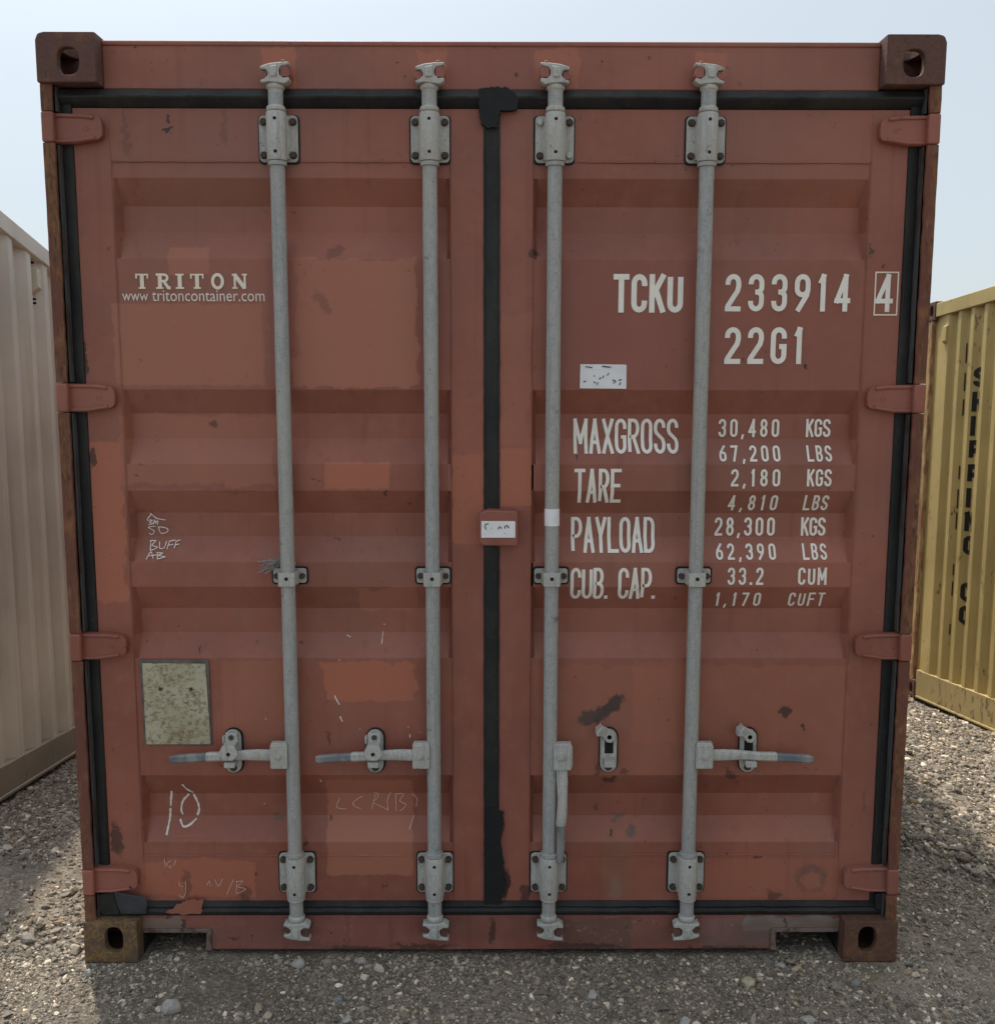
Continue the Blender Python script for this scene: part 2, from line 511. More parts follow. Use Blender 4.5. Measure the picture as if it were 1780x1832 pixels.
def side_paint(name, base, rust, amt):
    k = NT(name)
    b = Vector(base[:3])
    f1, _ = k.noise(1.6, 4, 0.6)
    c = k.mix(k.ramp(f1, 0.3, 0.7), (*(b * 0.86), 1), (*(b * 1.1), 1))
    s, _ = k.noise(1.0, 4, 0.65, stretch=(18, 18, 0.7))
    c = k.mix(k.math('MULTIPLY', k.ramp(s, 0.52, 0.78), 0.4), c, (b.x * 0.62, b.y * 0.55, b.z * 0.5, 1))
    f3, _ = k.noise(21, 6, 0.72, stretch=(1, 1, 0.45))
    f4, _ = k.noise(2.6, 3, 0.6)
    ch = k.math('MULTIPLY', k.ramp(f3, amt, amt + 0.035), k.ramp(f4, 0.42, 0.56))
    c = k.mix(k.math('MULTIPLY', ch, 0.85), c, rust)
    k.bump(k.noise(4, 2, 0.5)[0], 0.4, 0.012)
    k.bump(f3, 0.2, 0.002)
    return k.fin(c, 0.55, 0, 0.4)


M['beige'] = side_paint('beige_side_paint', (0.72, 0.665, 0.56, 1), (0.16, 0.1, 0.06, 1), 0.7)
M['beige_rail'] = side_paint('darker_beige_rail', (0.3, 0.25, 0.19, 1), (0.1, 0.06, 0.04, 1), 0.6)  # bottom rail in a darker tone than the beige wall
M['yellow'] = side_paint('yellow_side_paint', (0.5, 0.38, 0.15, 1), (0.16, 0.085, 0.045, 1), 0.6)
M['yellow_rail'] = side_paint('dirty_yellow_rail', (0.4, 0.31, 0.14, 1), (0.16, 0.1, 0.06, 1), 0.55)
M['yellow_post'] = rusty('rusty_yellow_post', (0.5, 0.35, 0.16, 1), (0.34, 0.18, 0.1, 1), 0.5, dark=(0.15, 0.075, 0.04, 1), scale=20, stretch=(1, 1, 0.2))
M['yellow_letter'] = simple('black_side_lettering', (0.02, 0.018, 0.014, 1), 0.6)


# ------------------------------------------------------------------ mesh helpers
class MB:
    def __init__(self):
        self.bm = bmesh.new()

    def face(self, vs, mi=0):
        try:
            f = self.bm.faces.new(vs)
            f.material_index = mi
            return f
        except ValueError:
            return None

    def box(self, x0, x1, y0, y1, z0, z1, mi=0):
        v = [self.bm.verts.new((x, y, z)) for x in (x0, x1) for y in (y0, y1) for z in (z0, z1)]
        for q in ((0, 1, 3, 2), (4, 6, 7, 5), (0, 4, 5, 1), (2, 3, 7, 6), (0, 2, 6, 4), (1, 5, 7, 3)):
            self.face([v[i] for i in q], mi)

    def prism(self, pts, y0, y1, mi=0):
        """polygon in x-z extruded along y"""
        a = [self.bm.verts.new((x, y0, z)) for x, z in pts]
        b = [self.bm.verts.new((x, y1, z)) for x, z in pts]
        n = len(pts)
        self.face(a, mi)
        self.face(b[::-1], mi)
        for i in range(n):
            self.face([a[i], b[i], b[(i + 1) % n], a[(i + 1) % n]], mi)

    def cyl(self, c, r, y0, y1, n=16, mi=0, rot=0.0):
        self.prism([(c[0] + r * math.cos(rot + 2 * math.pi * i / n), c[1] + r * math.sin(rot + 2 * math.pi * i / n)) for i in range(n)], y0, y1, mi)

    def lathe(self, x, y, prof, n=24, mi=0):
        """revolve (z, r) about the vertical through (x, y)"""
        rings = []
        for z, r in prof:
            rings.append([self.bm.verts.new((x + r * math.cos(2 * math.pi * i / n), y + r * math.sin(2 * math.pi * i / n), z)) for i in range(n)])
        for a, b in zip(rings, rings[1:]):
            for i in range(n):
                self.face([a[i], a[(i + 1) % n], b[(i + 1) % n], b[i]], mi)
        self.face(rings[0][::-1], mi)
        self.face(rings[-1], mi)

    def tube(self, pts, r, n=6, mi=0):
        pts = [Vector(p) for p in pts]
        rings = []
        for i, p in enumerate(pts):
            d = (pts[min(i + 1, len(pts) - 1)] - pts[max(i - 1, 0)]).normalized()
            a = d.orthogonal().normalized() if abs(d.y) > 0.9 else d.cross(Vector((0, 1, 0))).normalized()
            b = d.cross(a)
            rings.append([self.bm.verts.new(p + (a * math.cos(2 * math.pi * k / n) + b * math.sin(2 * math.pi * k / n)) * r) for k in range(n)])
        for a, b in zip(rings, rings[1:]):
            for k in range(n):
                self.face([a[k], a[(k + 1) % n], b[(k + 1) % n], b[k]], mi)
        self.face(rings[0][::-1], mi)
        self.face(rings[-1], mi)

    def loft(self, secs, mi=None):
        """secs: list of 4+-point loops (Vectors)"""
        rings = [[self.bm.verts.new(p) for p in s] for s in secs]
        n = len(rings[0])
        for j, (a, b) in enumerate(zip(rings, rings[1:])):
            for i in range(n):
                self.face([a[i], a[(i + 1) % n], b[(i + 1) % n], b[i]], mi[j] if mi else 0)
        self.face(rings[0][::-1], mi[0] if mi else 0)
        self.face(rings[-1], mi[-1] if mi else 0)

    def extrude_profile(self, prof, axis, a0, a1, n=1, jit=0.0, mi=0):
        """cross-section polygon swept straight: axis 'x' -> (y,z) section, 'z' -> (x,y) section"""
        rings = []
        for j in range(n + 1):
            a = a0 + (a1 - a0) * j / n
            d1 = random.uniform(-jit, jit) if 0 < j < n else 0
            d2 = random.uniform(-jit, jit) if 0 < j < n else 0
            if axis == 'x':
                rings.append([self.bm.verts.new((a, p + d1, q + d2)) for p, q in prof])
            else:
                rings.append([self.bm.verts.new((p + d1, q + d2, a)) for p, q in prof])
        k = len(prof)
        for a, b in zip(rings, rings[1:]):
            for i in range(k):
                self.face([a[i], a[(i + 1) % k], b[(i + 1) % k], b[i]], mi)
        self.face(rings[0][::-1], mi)
        self.face(rings[-1], mi)

    def build(self, name, mats, parent=None, bevel=0.0, segs=2, sharp=35, fix=True, label=None, ang=30, harden=False):
        bm = self.bm
        if fix:
            bmesh.ops.recalc_face_normals(bm, faces=bm.faces[:])
        me = bpy.data.meshes.new(name)
        lim = math.radians(sharp)
        for e in bm.edges:
            e.smooth = not (len(e.link_faces) == 2 and e.calc_face_angle(0) > lim)
        for f in bm.faces:
            f.smooth = True
        bm.to_mesh(me)
        bm.free()
        o = bpy.data.objects.new(name, me)
        COL.objects.link(o)
        for mt in (mats if isinstance(mats, (list, tuple)) else [mats]):
            me.materials.append(mt)
        if bevel:
            md = o.modifiers.new("bevel", 'BEVEL')
            md.width = bevel
            md.segments = segs
            md.limit_method = 'ANGLE'
            md.angle_limit = math.radians(ang)
            md.harden_normals = harden
        if parent is not None:
            o.parent = parent
            o.matrix_parent_inverse = WORLD_INV.get(parent.name, Matrix())
        if label:
            o['label'] = label
        return o


WORLD_INV = {}


def thing(name, label, cat, loc=(0, 0, 0), rotz=0.0, group=None):
    o = bpy.data.objects.new(name, None)
    COL.objects.link(o)
    o.location = loc
    o.rotation_euler = (0, 0, rotz)
    o.empty_display_size = 0.3
    o['label'] = label
    o['category'] = cat
    if group:
        o['group'] = group
    return o


# ------------------------------------------------------------------ red container
HT = 2.656
ROOT = thing('shipping_container', 'weathered red container seen end on, with white lettering and four grey bars on its doors',
             'container', (0, 3.03, 0), group='shipping containers in the yard')
WORLD_INV[ROOT.name] = Matrix.Translation((0, -3.03, 0))

YF, YP, DR = 0.055, 0.058, 0.038        # stile face, panel face, pressed depth
RECESS = [(2.291, 2.220, 2.149, 2.072), (1.709, 1.640, 1.568, 1.497), (1.420, 1.351, 1.281, 1.211),
          (1.138, 1.066, 0.993, 0.924), (0.564, 0.492, 0.421, 0.353)]
ZB, ZT = 0.167, 2.475
XE = (0.116, 0.126, 1.036, 1.047)        # recess end slopes (|x|)


def prof(z):
    for a, b, c, d in RECESS:
        if d < z < a:
            if z > b:
                return (a - z) / (a - b) * DR
            if z >= c:
                return DR
            return (z - d) / (c - d) * DR
    return 0.0


def endf(ax):
    if ax <= XE[0] or ax >= XE[3]:
        return 0.0
    if ax < XE[1]:
        return (ax - XE[0]) / (XE[1] - XE[0])
    if ax > XE[2]:
        return (XE[3] - ax) / (XE[3] - XE[2])
    return 1.0


def surf(x, z):
    ax = abs(x)
    if ax < 0.1125 or ax > 1.0515:
        return YF
    if z > 2.335 or z < 0.312:
        return YF + 0.0012
    return YP + prof(z) * endf(ax)


ZBREAK = sorted({z for r in RECESS for z in r} | {0.312, 0.313, 2.334, 2.335})
XBREAK = [0.1125, 0.114, *XE, 1.05, 1.0515]


def make_door(s, mat, label):
    b = MB()
    xs = [0.022, 0.07, 0.1120, 0.1145, *XE, 1.0490, 1.0520, 1.10, 1.150]
    # a few extra columns so that long faces can carry slight dents
    xs = sorted(xs + [0.126 + (1.036 - 0.126) * i / 14 for i in range(1, 14)])
    zs = sorted([ZB, ZT, 0.3105, 0.3135, 2.3335, 2.3365] + [z for r in RECESS for z in r] + [0.24, 0.70, 0.80, 1.8, 1.9, 2.0, 2.4])
    rnd = random.Random(3 if s < 0 else 5)
    dent = {}
    grid = []
    for z in zs:
        row = []
        for x in xs:
            y = surf(s * x, z)
            if 0.13 < x < 1.03 and ZB < z < ZT:
                y += 0.0011 * math.sin(x * 9 + 3 * s) * math.sin(z * 5.3 + s) + rnd.uniform(-0.0007, 0.0007)
            row.append(b.bm.verts.new((s * x, y, z)))
        grid.append(row)
    for r0, r1 in zip(grid, grid[1:]):
        for i in range(len(xs) - 1):
            b.face([r0[i], r0[i + 1], r1[i + 1], r1[i]])
    # edge returns and back sheet
    loop = grid[0] + [r[-1] for r in grid[1:]] + grid[-1][-2::-1] + [r[0] for r in grid[-2:0:-1]]
    back = [b.bm.verts.new((v.co.x, 0.105, v.co.z)) for v in loop]
    for i in range(len(loop)):
        j = (i + 1) % len(loop)
        b.face([loop[i], loop[j], back[j], back[i]])
    b.face(back)
    # weld beads along the panel edge
    rnd = random.Random(9)
    for z in (2.3345, 0.3125):
        b.tube([(s * (0.116 + 0.93 * i / 40), YF + 0.0005, z + rnd.uniform(-0.001, 0.001)) for i in range(41)], 0.0021)
    for x in (0.1132, 1.0505):
        b.tube([(s * x + rnd.uniform(-0.0012, 0.0012), YF + 0.0006, ZB + 0.02 + 2.26 * i / 60) for i in range(61)], 0.0017)
    o = b.build('door', mat, ROOT, bevel=0.0045, segs=2, sharp=170, label=label, ang=14, harden=True)
    WORLD_INV[o.name] = WORLD_INV[ROOT.name]
    return o


def child_inv(o):
    WORLD_INV[o.name] = Matrix()
    return o


DL = child_inv(make_door(-1, M['door_l'], 'left door leaf with cream logo, chalk marks and corroded data plate'))
DRT = child_inv(make_door(1, M['door_r'], 'right door leaf with white container number and weight table'))


def part(b, name, mats, parent=None, **kw):
    parent = parent or ROOT
    o = b.build(name, mats, parent, **kw)
    child_inv(o)
    return o


# header, sill, pockets
b = MB()
b.box(-1.06, 1.06, 0.05, 0.14, 2.523, 2.646)
b.box(-1.06, 1.06, 0.046, 0.06, 2.636, 2.650)
part(b, 'door_header', M['frame'], bevel=0.004)
b = MB()
b.prism([(-1.062, 0.122), (-1.062, 0.066), (-0.868, 0.066), (-0.868, 0.012), (-0.3, 0.010), (0.3, 0.011), (0.87, 0.012), (0.87, 0.067), (1.062, 0.067), (1.062, 0.122)], 0.05, 0.13)
part(b, 'door_sill', M['sill'], bevel=0.003)
M['pocket'] = rusty('worn_pocket_frame', (0.2, 0.15, 0.13, 1), (0.12, 0.075, 0.05, 1), 0.45, scale=30)
for s in (-1, 1):
    b = MB()
    xa, xb = 0.851, 1.056
    P = lambda pts: [(s * x, z) for x, z in pts]
    b.prism(P([(xa, 0.082), (xb, 0.082), (xb, 0.070), (xa + 0.012, 0.070)]), 0.043, 0.0497)
    b.prism(P([(xa, 0.0815), (xa + 0.012, 0.0695), (xa + 0.019, 0.012), (xa, 0.012)]), 0.0432, 0.0497)
    b.box(min(s * xa, s * (xa + 0.006)) + s * 0.017, max(s * xa, s * (xa + 0.006)) + s * 0.017, 0.131, 0.9, 0.0, 0.066, 1)
    b.box(min(s * xa, s * xb), max(s * xa, s * xb), 0.131, 0.9, 0.067, 0.072, 1)
    b.box(min(s * 1.057, s * 1.063), max(s * 1.057, s * 1.063), 0.0505, 0.9, 0.0, 0.064, 1)
    part(b, 'forklift_pocket', [M['pocket'], M['dark']], bevel=0.0015)

# body: side walls, roof, rear, rails
LEN = 6.058


def corr_pts(a0, a1, pitch, depth, start=0.0):
    """trapezoid wave (position, inward depth)"""
    seg = (0.25, 0.245, 0.26, 0.245)
    pts, a, k = [], a0 - start, 0
    dep = (0.0, 0.0, depth, depth)
    while a < a1:
        if a >= a0:
            pts.append((a, dep[k % 4]))
        a += seg[k % 4] * pitch
        k += 1
    return pts


for s in (-1, 1):
    b = MB()
    pts = [(0.16, 0.0)] + corr_pts(0.25, LEN - 0.25, 0.278, 0.036) + [(LEN - 0.16, 0.0)]
    lo = [b.bm.verts.new((s * (1.206 - d), y, 0.16)) for y, d in pts]
    hi = [b.bm.verts.new((s * (1.206 - d), y, 2.56)) for y, d in pts]
    for i in range(len(pts) - 1):
        b.face([lo[i], lo[i + 1], hi[i + 1], hi[i]])
    part(b, 'side_wall', M['wall_red'], fix=True, sharp=15)
    b = MB()
    b.box(min(s * 1.15, s * 1.212), max(s * 1.15, s * 1.212), 0.18, LEN - 0.18, 0.012, 0.16)
    part(b, 'bottom_rail', M['wall_red'], bevel=0.004)
    b = MB()
    b.box(min(s * 1.15, s * 1.213), max(s * 1.15, s * 1.213), 0.18, LEN - 0.18, 2.56, 2.64)
    part(b, 'top_rail', M['wall_red'], bevel=0.004)
b = MB()
pts = corr_pts(0.14, LEN - 0.1, 0.278, 0.02)
lo = [b.bm.verts.new((-1.15, y, 2.638 - d)) for y, d in pts]
hi = [b.bm.verts.new((1.15, y, 2.638 - d)) for y, d in pts]
for i in range(len(pts) - 1):
    b.face([lo[i], hi[i], hi[i + 1], lo[i + 1]])
part(b, 'roof', M['wall_red'], sharp=15)
b = MB()
b.box(-1.2, 1.2, LEN - 0.09, LEN - 0.03, 0.02, 2.63)
part(b, 'rear_wall', M['wall_red'], bevel=0.004)
b = MB()
b.box(-1.15, 1.15, 0.131, LEN - 0.1, 0.085, 0.16)
part(b, 'floor', M['dark'])


# corner castings with slotted openings
def casting(sx, top, rear, mat):
    b = MB()
    W_, D_, H_ = 0.160, 0.178, 0.128
    x0 = 1.0592 if True else 0
    z0, z1 = (HT - H_, HT) if top else (0.0, H_)
    T = 0.026
    yA, yB = (LEN - D_, LEN) if rear else (0.0, D_)
    yo, yi = (LEN, LEN - T) if rear else (0.0, T)
    cx = 1.1335 if top else 1.129
    cz = 2.583 if top else 0.071
    rx, rz = (0.0295, 0.0355) if top else (0.0275, 0.041)

    def slot(n):
        out = []
        for i in range(n):
            a = 2 * math.pi * i / n
            c, q = math.cos(a), math.sin(a)
            e = 2 / 2.6
            out.append((cx + rx * math.copysign(abs(c) ** e, c), cz + rz * math.copysign(abs(q) ** e, q)))
        return out
    N = 48
    sl = slot(N)
    xl, xr = x0, 1.219
    outer = []
    for (x, z) in sl:
        dx, dz = x - cx, z - cz
        t = min([(xr - cx) / dx if dx > 1e-9 else 1e9, (xl - cx) / dx if dx < -1e-9 else 1e9,
                 (z1 - cz) / dz if dz > 1e-9 else 1e9, (z0 - cz) / dz if dz < -1e-9 else 1e9])
        outer.append([cx + dx * t, cz + dz * t])
    for c in ((xl, z0), (xl, z1), (xr, z0), (xr, z1)):
        i = min(range(N), key=lambda k: (outer[k][0] - c[0]) ** 2 + (outer[k][1] - c[1]) ** 2)
        outer[i] = list(c)
    RC = 0.02
    xt = xr - RC
    if top:
        # rounded outer upper corner
        outer[max(range(N), key=lambda k: outer[k][0] + outer[k][1])] = [xr, z1]
        for i in range(N):
            x, zq = outer[i]
            if x > xr - RC and zq > z1 - RC:
                d = Vector((x - (xr - RC), zq - (z1 - RC)))
                d = d.normalized() * RC if d.length > 1e-6 else Vector((RC, 0))
                outer[i] = [xr - RC + d.x, z1 - RC + d.y]
        for c in ((xr - RC, z1), (xr, z1 - RC)):
            i = min(range(N), key=lambda k: (outer[k][0] - c[0]) ** 2 + (outer[k][1] - c[1]) ** 2)
            outer[i] = list(c)
    V = lambda x, y, z: b.bm.verts.new((sx * x, y, z))
    so = [V(x, yo, z) for x, z in sl]
    si = [V(x, yi, z) for x, z in sl]
    oo = [V(x, yo, z) for x, z in outer]
    ob = [V(x, yB if not rear else yA, z) for x, z in outer]
    hole_face = 1 if top else -1
    for i in range(N):
        j = (i + 1) % N
        b.face([oo[i], oo[j], so[j], so[i]])
        b.face([so[i], so[j], si[j], si[i]])
        if top and abs(outer[i][1] - z1) < 1e-6 and abs(outer[j][1] - z1) < 1e-6:
            continue
        b.face([oo[i], ob[i], ob[j], oo[j]])
    b.face(ob)
    # cavity
    ya, yb = sorted((yi, (LEN - D_ + 0.02) if rear else D_ - 0.02))
    xa, xb, za, zb = xl + 0.014, xr - 0.014, z0 + 0.012, z1 - (0.026 if top else 0.014)
    cv = [V(x, y, z) for x in (xa, xb) for y in (ya, yb) for z in (za, zb)]
    quads = [(0, 1, 3, 2), (4, 6, 7, 5), (2, 3, 7, 6), (0, 2, 6, 4)]
    if not top:
        quads.append((1, 5, 7, 3))
    for q in quads:
        b.face([cv[i] for i in q], 1)
    # front inner wall of the cavity around the slot
    fy = yi
    ringo = []
    for (x, z) in sl:
        dx, dz = x - cx, z - cz
        t = min([(xb - cx) / dx if dx > 1e-9 else 1e9, (xa - cx) / dx if dx < -1e-9 else 1e9,
                 (zb - cz) / dz if dz > 1e-9 else 1e9, (za - cz) / dz if dz < -1e-9 else 1e9])
        ringo.append(V(cx + dx * t, fy, cz + dz * t))
    for i in range(N):
        j = (i + 1) % N
        b.face([si[i], si[j], ringo[j], ringo[i]], 1)
    if top:
        # top plate with an oval lifting hole
        yc = yo + (0.1 if not rear else -0.1)
        xc = (xl + xr) / 2
        el = [(xc + 0.042 * math.cos(2 * math.pi * i / N), yc + 0.066 * math.sin(2 * math.pi * i / N)) for i in range(N)]
        rect = []
        for x, y in el:
            dx, dy = x - xc, y - yc
            t = min([(xt - xc) / dx if dx > 1e-9 else 1e9, (xl - xc) / dx if dx < -1e-9 else 1e9, (yB - yc) / dy if dy > 1e-9 else 1e9, (yA - yc) / dy if dy < -1e-9 else 1e9])
            rect.append([xc + dx * t, yc + dy * t])
        for c in ((xl, yA), (xl, yB), (xt, yA), (xt, yB)):
            i = min(range(N), key=lambda k: (rect[k][0] - c[0]) ** 2 + (rect[k][1] - c[1]) ** 2)
            rect[i] = list(c)
        eu = [V(x, y, z1) for x, y in el]
        ed = [V(x, y, z1 - 0.026) for x, y in el]
        ru = [V(x, y, z1) for x, y in rect]
        rd = [V(x, y, z1 - 0.026) for x, y in rect]
        for i in range(N):
            j = (i + 1) % N
            b.face([ru[i], ru[j], eu[j], eu[i]])
            b.face([eu[i], eu[j], ed[j], ed[i]])
            b.face([ed[i], ed[j], rd[j], rd[i]], 1)
    bmesh.ops.remove_doubles(b.bm, verts=b.bm.verts[:], dist=1e-5)
    part(b, 'corner_casting', [mat, M['cast']], bevel=0.007, segs=3, ang=50)


for sx in (-1, 1):
    for top in (True, False):
        for rear in (False, True):
            casting(sx, top, rear, M['cast'] if top else M['cast_low'] if sx < 0 else M['cast_red'])

# corner posts with hinge lugs between the rusty front strips
HZ = [2.416, 1.686, 0.967, 0.247]
for s in (-1, 1):
    b = MB()
    X = lambda a, c: (min(s * a, s * c), max(s * a, s * c))
    b.box(*X(1.135, 1.216), 0.072, 0.16, 0.128, 2.528)
    b.box(*X(1.2, 1.2175), 0.055, 0.0719, 0.128, 2.528)
    cuts = [2.527]
    for z in HZ:
        cuts += [z + 0.042, z - 0.042]
    cuts.append(0.1285)
    rnd = random.Random(21 + s)
    for z1, z0 in zip(cuts[0::2], cuts[1::2]):
        n = max(2, int((z1 - z0) / 0.03))
        secs = []
        for i in range(n + 1):
            z = z0 + (z1 - z0) * i / n
            j = rnd.uniform(-0.0014, 0.0014)
            k = rnd.uniform(-0.001, 0.001)
            secs.append([Vector((s * (1.1855 + j), 0.012 + k, z)), Vector((s * (1.2165 + k), 0.012 + k, z)), Vector((s * (1.2185 + k), 0.018, z)),
                         Vector((s * 1.2185, 0.0718, z)), Vector((s * 1.2, 0.0718, z)), Vector((s * 1.2, 0.022, z)), Vector((s * (1.1855 + j), 0.022, z))])
        b.loft(secs)
        b.box(*X(1.1802, 1.1850), 0.030, 0.0718, z0 + 0.002, z1 - 0.002, 1)
    po = part(b, 'corner_post', [M['post'], M['lip']], sharp=40)
    for z in HZ:
        b = MB()
        b.box(*X(1.1850, 1.2188), 0.009, 0.0715, z - 0.0405, z + 0.0405)
        part(b, 'hinge_lug', M['red'], po, bevel=0.006, segs=3)
    for z in HZ:
        b = MB()
        pts = [(1.205, 0.0395), (1.11, 0.0375), (1.084, 0.034), (1.070, 0.029), (1.063, 0.019), (1.0615, 0.0), (1.063, -0.018), (1.070, -0.0265), (1.084, -0.0305), (1.135, -0.0395), (1.205, -0.0405)]
        b.prism([(s * x, z + q) for x, q in pts], 0.030, 0.0545)
        b.tube([(s * x, 0.0295, z + q) for x, q in ((1.186, 0.033), (1.11, 0.0315), (1.083, 0.0275))], 0.0055, 8)
        b.tube([(s * x, 0.0295, z + q) for x, q in ((1.186, -0.0345), (1.135, -0.0335), (1.082, -0.0255))], 0.005, 8)
        b.tube([(s * 1.105 + 0.0075 * math.cos(a), 0.0297, z - 0.002 + 0.0045 * math.sin(a)) for a in [i * math.pi / 6 for i in range(13)]], 0.0009, 5)
        part(b, 'hinge', M['red'], DL if s < 0 else DRT, bevel=0.003, segs=2)

# gaskets
b = MB()
b.extrude_profile([(0.0715, 2.4735), (0.0585, 2.4755), (0.05, 2.480), (0.034, 2.4985), (0.033, 2.503), (0.046, 2.5225), (0.0715, 2.524)], 'x', -1.186, 1.186, 90, 0.0013)
part(b, 'door_gasket', M['rubber'], sharp=25, label='black rubber seal along the door tops')
b = MB()
b.extrude_profile([(0.0715, 0.121), (0.052, 0.1225), (0.038, 0.134), (0.036, 0.142), (0.044, 0.15), (0.040, 0.156), (0.056, 0.1665), (0.0715, 0.168)], 'x', -1.183, 1.183, 90, 0.001)
part(b, 'door_gasket', M['rubber'], sharp=25, label='dusty black rubber seal along the door bottoms')
for s in (-1, 1):
    b = MB()
    P = [(1.149, 0.0715), (1.1505, 0.051), (1.1545, 0.047), (1.170, 0.0482), (1.1800, 0.052), (1.1800, 0.0715)]
    b.extrude_profile([(s * x, y) for x, y in P], 'z', 0.15, 2.49, 80, 0.0012)
    part(b, 'door_gasket', M['rubber'], sharp=25)
b = MB()
b.extrude_profile([(-0.023, 0.09), (-0.0225, 0.051), (-0.014, 0.0455), (0.014, 0.0462), (0.0228, 0.051), (0.0235, 0.09)], 'z', 0.14, 2.49, 90, 0.0009)
part(b, 'door_gasket', M['rubber'], sharp=25, label='black centre seal between the door leaves')
b = MB()
pp = [(857, 158), (880, 155), (905, 156), (922, 166), (928, 180), (922, 197), (895, 198), (892, 216), (889, 226), (870, 228), (861, 220), (857, 198)]


def ragged(pts, amp, seed, n=5):
    r_ = random.Random(seed)
    out = []
    for (x0, y0), (x1, y1) in zip(pts, pts[1:] + pts[:1]):
        for j in range(n):
            t = j / n
            out.append((x0 + (x1 - x0) * t + r_.uniform(-amp, amp), y0 + (y1 - y0) * t + r_.uniform(-amp, amp)))
    return out


b.prism([U(x, y, 0.035) for x, y in ragged(pp, 1.6, 11)], 0.0325, 0.05)
part(b, 'tape_patch', M['black'], label='black tape patch over the top of the centre seal')
b = MB()
pp = [(868, 1444), (893, 1443), (899, 1460), (896, 1500), (900, 1545), (904, 1590), (896, 1618), (868, 1620)]
b.prism([U(x, y, 0.046) for x, y in ragged(pp, 2.6, 12, 6)], 0.0445, 0.0549)
part(b, 'tape_patch', M['black'], label='rough black sealant on the foot of the centre seal')
b = MB()
pp = [(204, 1595), (232, 1601), (263, 1606), (264, 1622), (262, 1635), (217, 1635), (211, 1622)]
b.prism([U(x, y, 0.028) for x, y in pp], 0.024, 0.030)
part(b, 'rubber_flap', M['flap'], bevel=0.002, label='torn blue grey rubber flap')
b = MB()
pp = [(176, 1600), (204, 1597), (212, 1625), (216, 1636), (184, 1637), (175, 1625)]
b.prism([U(x, y, 0.035) for x, y in pp], 0.031, 0.05)
part(b, 'rubber_flap', M['rubber'], bevel=0.002)
for s in (1,):
    b = MB()
    pp = [(1585, 1597), (1598, 1604), (1598, 1628), (1588, 1636), (1566, 1626), (1566, 1600)]
    b.prism([U(x, y, 0.035) for x, y in pp], 0.031, 0.05)
    part(b, 'rubber_flap', M['rubber'], bevel=0.003)
b = MB()
rnd = random.Random(4)
pp = []
for (x0, y0), (x1, y1) in zip([(297, 1634), (318, 1619), (332, 1612), (362, 1611), (361, 1635), (330, 1637)], [(318, 1619), (332, 1612), (362, 1611), (361, 1635), (330, 1637), (297, 1634)]):
    for j in range(6):
        t = j / 6
        pp.append((x0 + (x1 - x0) * t + rnd.uniform(-2.2, 2.2), y0 + (y1 - y0) * t + rnd.uniform(-1.8, 1.8)))
b.prism([U(x, y, 0.036) for x, y in pp], 0.0345, 0.04)
part(b, 'paint_smear', paint('orange_smear', (0.3, 0.1, 0.065, 1), chips=1.0), label='orange paint smear across the bottom seal')

# ------------------------------------------------------------------ locking gear
RODS = [(-0.585, -1), (-0.1695, -1), (0.1725, 1), (0.588, 1)]
YR, RR = 0.022, 0.0203


def stadium(cx, cz, w, h, n=10):
    r = w / 2
    pts = []
    for i in range(n + 1):
        a = math.pi * i / n
        pts.append((cx + r * math.cos(a), cz + h / 2 - r + r * math.sin(a)))
    for i in range(n + 1):
        a = math.pi + math.pi * i / n
        pts.append((cx + r * math.cos(a), cz - h / 2 + r + r * math.sin(a)))
    return pts


def rrect(cx, cz, w, h, r=0.008, n=4):
    pts = []
    for k, (sx, sz) in enumerate(((1, 1), (-1, 1), (-1, -1), (1, -1))):
        for i in range(n + 1):
            a = math.pi / 2 * (k + i / n)
            pts.append((cx + sx * (w / 2 - r) + r * math.cos(a), cz + sz * (h / 2 - r) + r * math.sin(a)))
    return pts


def bracket(x, zc, new=(), tilt=0.0):
    b = MB()
    b.prism(rrect(x, zc, 0.106, 0.124, 0.012), 0.046, 0.0572)
    b.lathe(x, YR, [(zc - 0.064, 0.0262), (zc - 0.060, 0.0275), (zc + 0.060, 0.0275), (zc + 0.064, 0.0262)], 28)
    for s in (-1, 1):
        b.loft([[Vector((x + s * 0.026, 0.028, zc + q)), Vector((x + s * 0.034, 0.0462, zc + q)), Vector((x + s * 0.02, 0.0462, zc + q))] for q in (-0.056, 0.056)])
    for q in (-0.043, 0.043):
        b.cyl((x + 0.0005, zc + q), 0.0052, YR - 0.0279, YR - 0.02, 12, 1)
    bo = part(b, 'bearing_bracket', [M['galv2'], M['dark']], bevel=0.0018)
    k = 0
    for q in (0.044, -0.044):
        for s in (-1, 1):
            b = MB()
            b.cyl((x + s * 0.0405, zc + q), 0.0105, 0.043, 0.0462, 14)
            b.cyl((x + s * 0.0405, zc + q), 0.0090, 0.034, 0.0432, 6, rot=random.random())
            part(b, 'bolt', M['bolt_new'] if k in new else M['bolt'], bo, bevel=0.001)
            k += 1
    b = MB()
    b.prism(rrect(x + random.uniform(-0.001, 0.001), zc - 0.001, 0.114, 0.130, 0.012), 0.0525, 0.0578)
    part(b, 'backing_pad', M['black'], bo)


